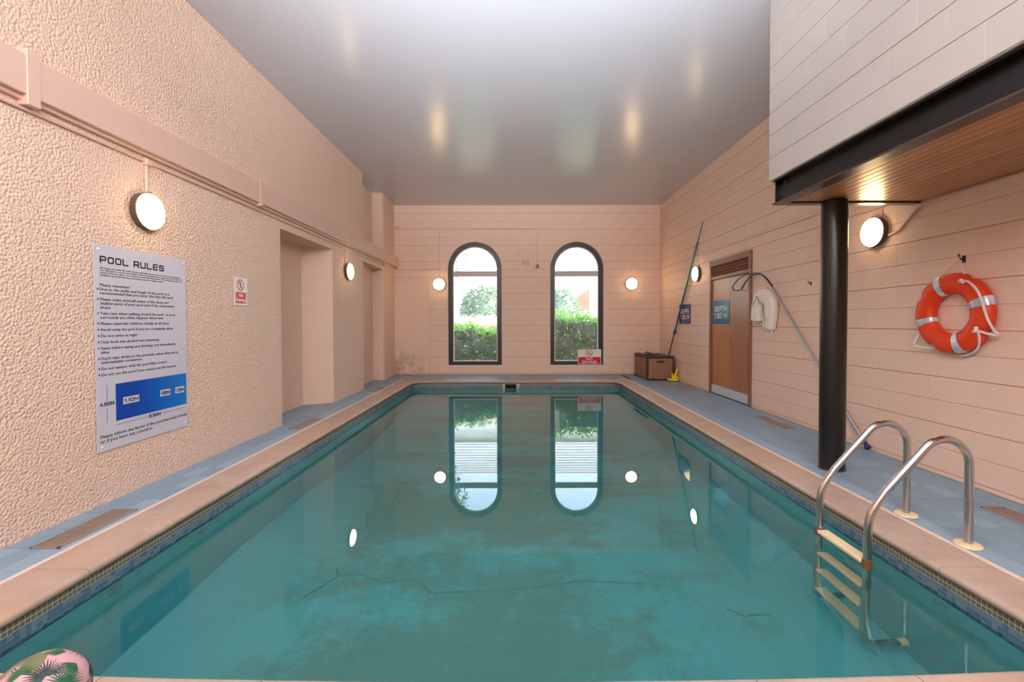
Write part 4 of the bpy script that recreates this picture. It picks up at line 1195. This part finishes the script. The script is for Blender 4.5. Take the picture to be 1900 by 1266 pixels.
hedge(.4, 4.4, 12.75, 13.9, lambda x: 1.50 - .10*(x-1.4) + .05*math.sin(7*x), 5600, 5, 'tall bright green hedge outside the right arched window', .045)
gr = MB(); rnd = random.Random(6)
for _ in range(1500):
    x = rnd.uniform(-2.9, -.1); y = rnd.uniform(14.2, 15.3); z = rnd.uniform(.78, 1.0); hgt = rnd.uniform(.3, .75)
    dx, dy = rnd.gauss(0, .12), rnd.gauss(0, .12)
    gr.add([(x-.012, y, z), (x+.012, y, z), (x+dx+.01, y+dy, z+hgt*.6), (x+2*dx, y+2*dy, z+hgt*.85)], [(0, 1, 2, 3)])
gr.box(-2.9, -.1, 14.3, 15.2, -.1, .85)
o = gr.obj('ornamental_grass', M_pale, fix=False); o['label'] = 'mass of pale feathery grass behind the left hedge'; o['category'] = 'grass'; o['kind'] = 'stuff'
def bush(c, rx, ry, rz, n, seed, label, mat):
    t = thing('round_bush', label, 'bush', (c[0], c[1], -.1)); rnd = random.Random(seed); pts = []
    for _ in range(n):
        v = Vector((rnd.gauss(0, 1), rnd.gauss(0, 1), rnd.gauss(0, 1))).normalized()*rnd.uniform(.86, 1.02)
        pts.append((c[0]+v.x*rx, c[1]+v.y*ry, c[2]+v.z*rz))
    m = MB(); leaf_cloud(m, pts, .09, seed, 1.7); child(m, 'foliage', mat, t, fix=False, kind='stuff')
    child(MB().lathe([(.10, -.1), (.08, c[2])], 8, Matrix.Translation((c[0], c[1], 0))), 'trunk', M_twig, t)
    m = MB(); m.lathe([(.02+rx*.86*math.sin(PI*k/10), c[2]-rz*.86*math.cos(PI*k/10)) for k in range(11)], 18, Matrix.Translation((c[0], c[1], 0)))
    child(m, 'inner_growth', mat, t, True)
bush((-1.42, 20.5, 1.72), 1.02, .95, 1.2, 5200, 7, 'round clipped grey-green bush seen through the left window', M_leafd)
bush((2.05, 20.5, 1.35), .75, .7, 1.5, 2600, 9, 'narrow grey-green bush seen through the right window', M_leafd)
hs = thing('white_house', 'white rendered house with slate roof seen through the right window', 'house', (5, 30, 0))
m = MB(); m.box(-9, 12, 27, 34, -.1, 5.4); child(m, 'wall', M_hwall, hs)
m = MB(); m.prism([(26.5, 5.3), (30.5, 8.6), (34.5, 5.3)], -9.5, 12.5, 'x'); child(m, 'roof', M_slate, hs)
m = MB()
for k in range(12):
    y = 26.6 + .3*k; z = 5.42 + (y-26.6)*.825
    m.box(-9.5, 12.5, y, y+.22, z, z+.06)
child(m, 'slate_courses', M_slate, hs)
fm = MB(); fm.box(4.55, 5.5, 26.94, 27.02, 2.2, 3.3); f_ = child(fm, 'window', M_bead, hs)
pn = MB(); pn.box(4.62, 5.43, 26.93, 26.95, 2.27, 3.23); pn.obj('pane', M_pan, f_).matrix_parent_inverse = Matrix.Translation(hs.location).inverted()
m = MB(); m.prism([(2.35, 1.95), (4.0, 3.1), (4.0, 1.95)], 25.2, 27.0, 'y'); child(m, 'porch_roof', M_porch, hs)
m = MB(); m.box(3.75, 3.9, 25.3, 25.45, -.1, 2.0); child(m, 'porch_post', M_hwall, hs)
cp2 = thing('creeper', 'leafy creeper strands hanging outside the left arched window', 'creeper', (-1.5, 12.2, 0)); rnd = random.Random(12); pts = []
stems = MB()
for s_ in range(5):
    x, y = -1.66 + .045*s_, 12.05 + .05*s_; z = 4.4
    path = []
    while z > (1.0, 1.6, 2.2, 2.4, 2.9)[s_]:
        path.append((x, y, z)); x += rnd.gauss(0, .02); z -= .08
        for _ in range(3): pts.append((x + rnd.gauss(0, .035), y + rnd.gauss(0, .04), z + rnd.gauss(0, .03)))
    stems.tube(path, .006, 5)
m = MB(); leaf_cloud(m, pts, .05, 13, 1.6, -.6); child(m, 'leaves', M_leaf, cp2, fix=False, kind='stuff'); child(stems, 'stems', M_twig, cp2)
tr = thing('garden_tree', 'tree standing up behind the left window garden', 'tree', (-3.2, 17, -.1)); rnd = random.Random(14); pts = []
for _ in range(1500):
    v = Vector((rnd.gauss(0, 1), rnd.gauss(0, 1), rnd.gauss(0, 1))).normalized()*rnd.uniform(.5, 1.0)
    pts.append((-3.3+v.x*1.5, 17+v.y*1.4, 5.2+v.z*1.3))
m = MB(); leaf_cloud(m, pts, .11, 15, 1.7); child(m, 'foliage', M_leafd, tr, fix=False, kind='stuff')
child(MB().tube([(-3.4, 17, -.1), (-3.35, 17, 2.0), (-3.2, 17, 5.0)], [.12, .10, .04], 8), 'trunk', M_twig, tr, True)
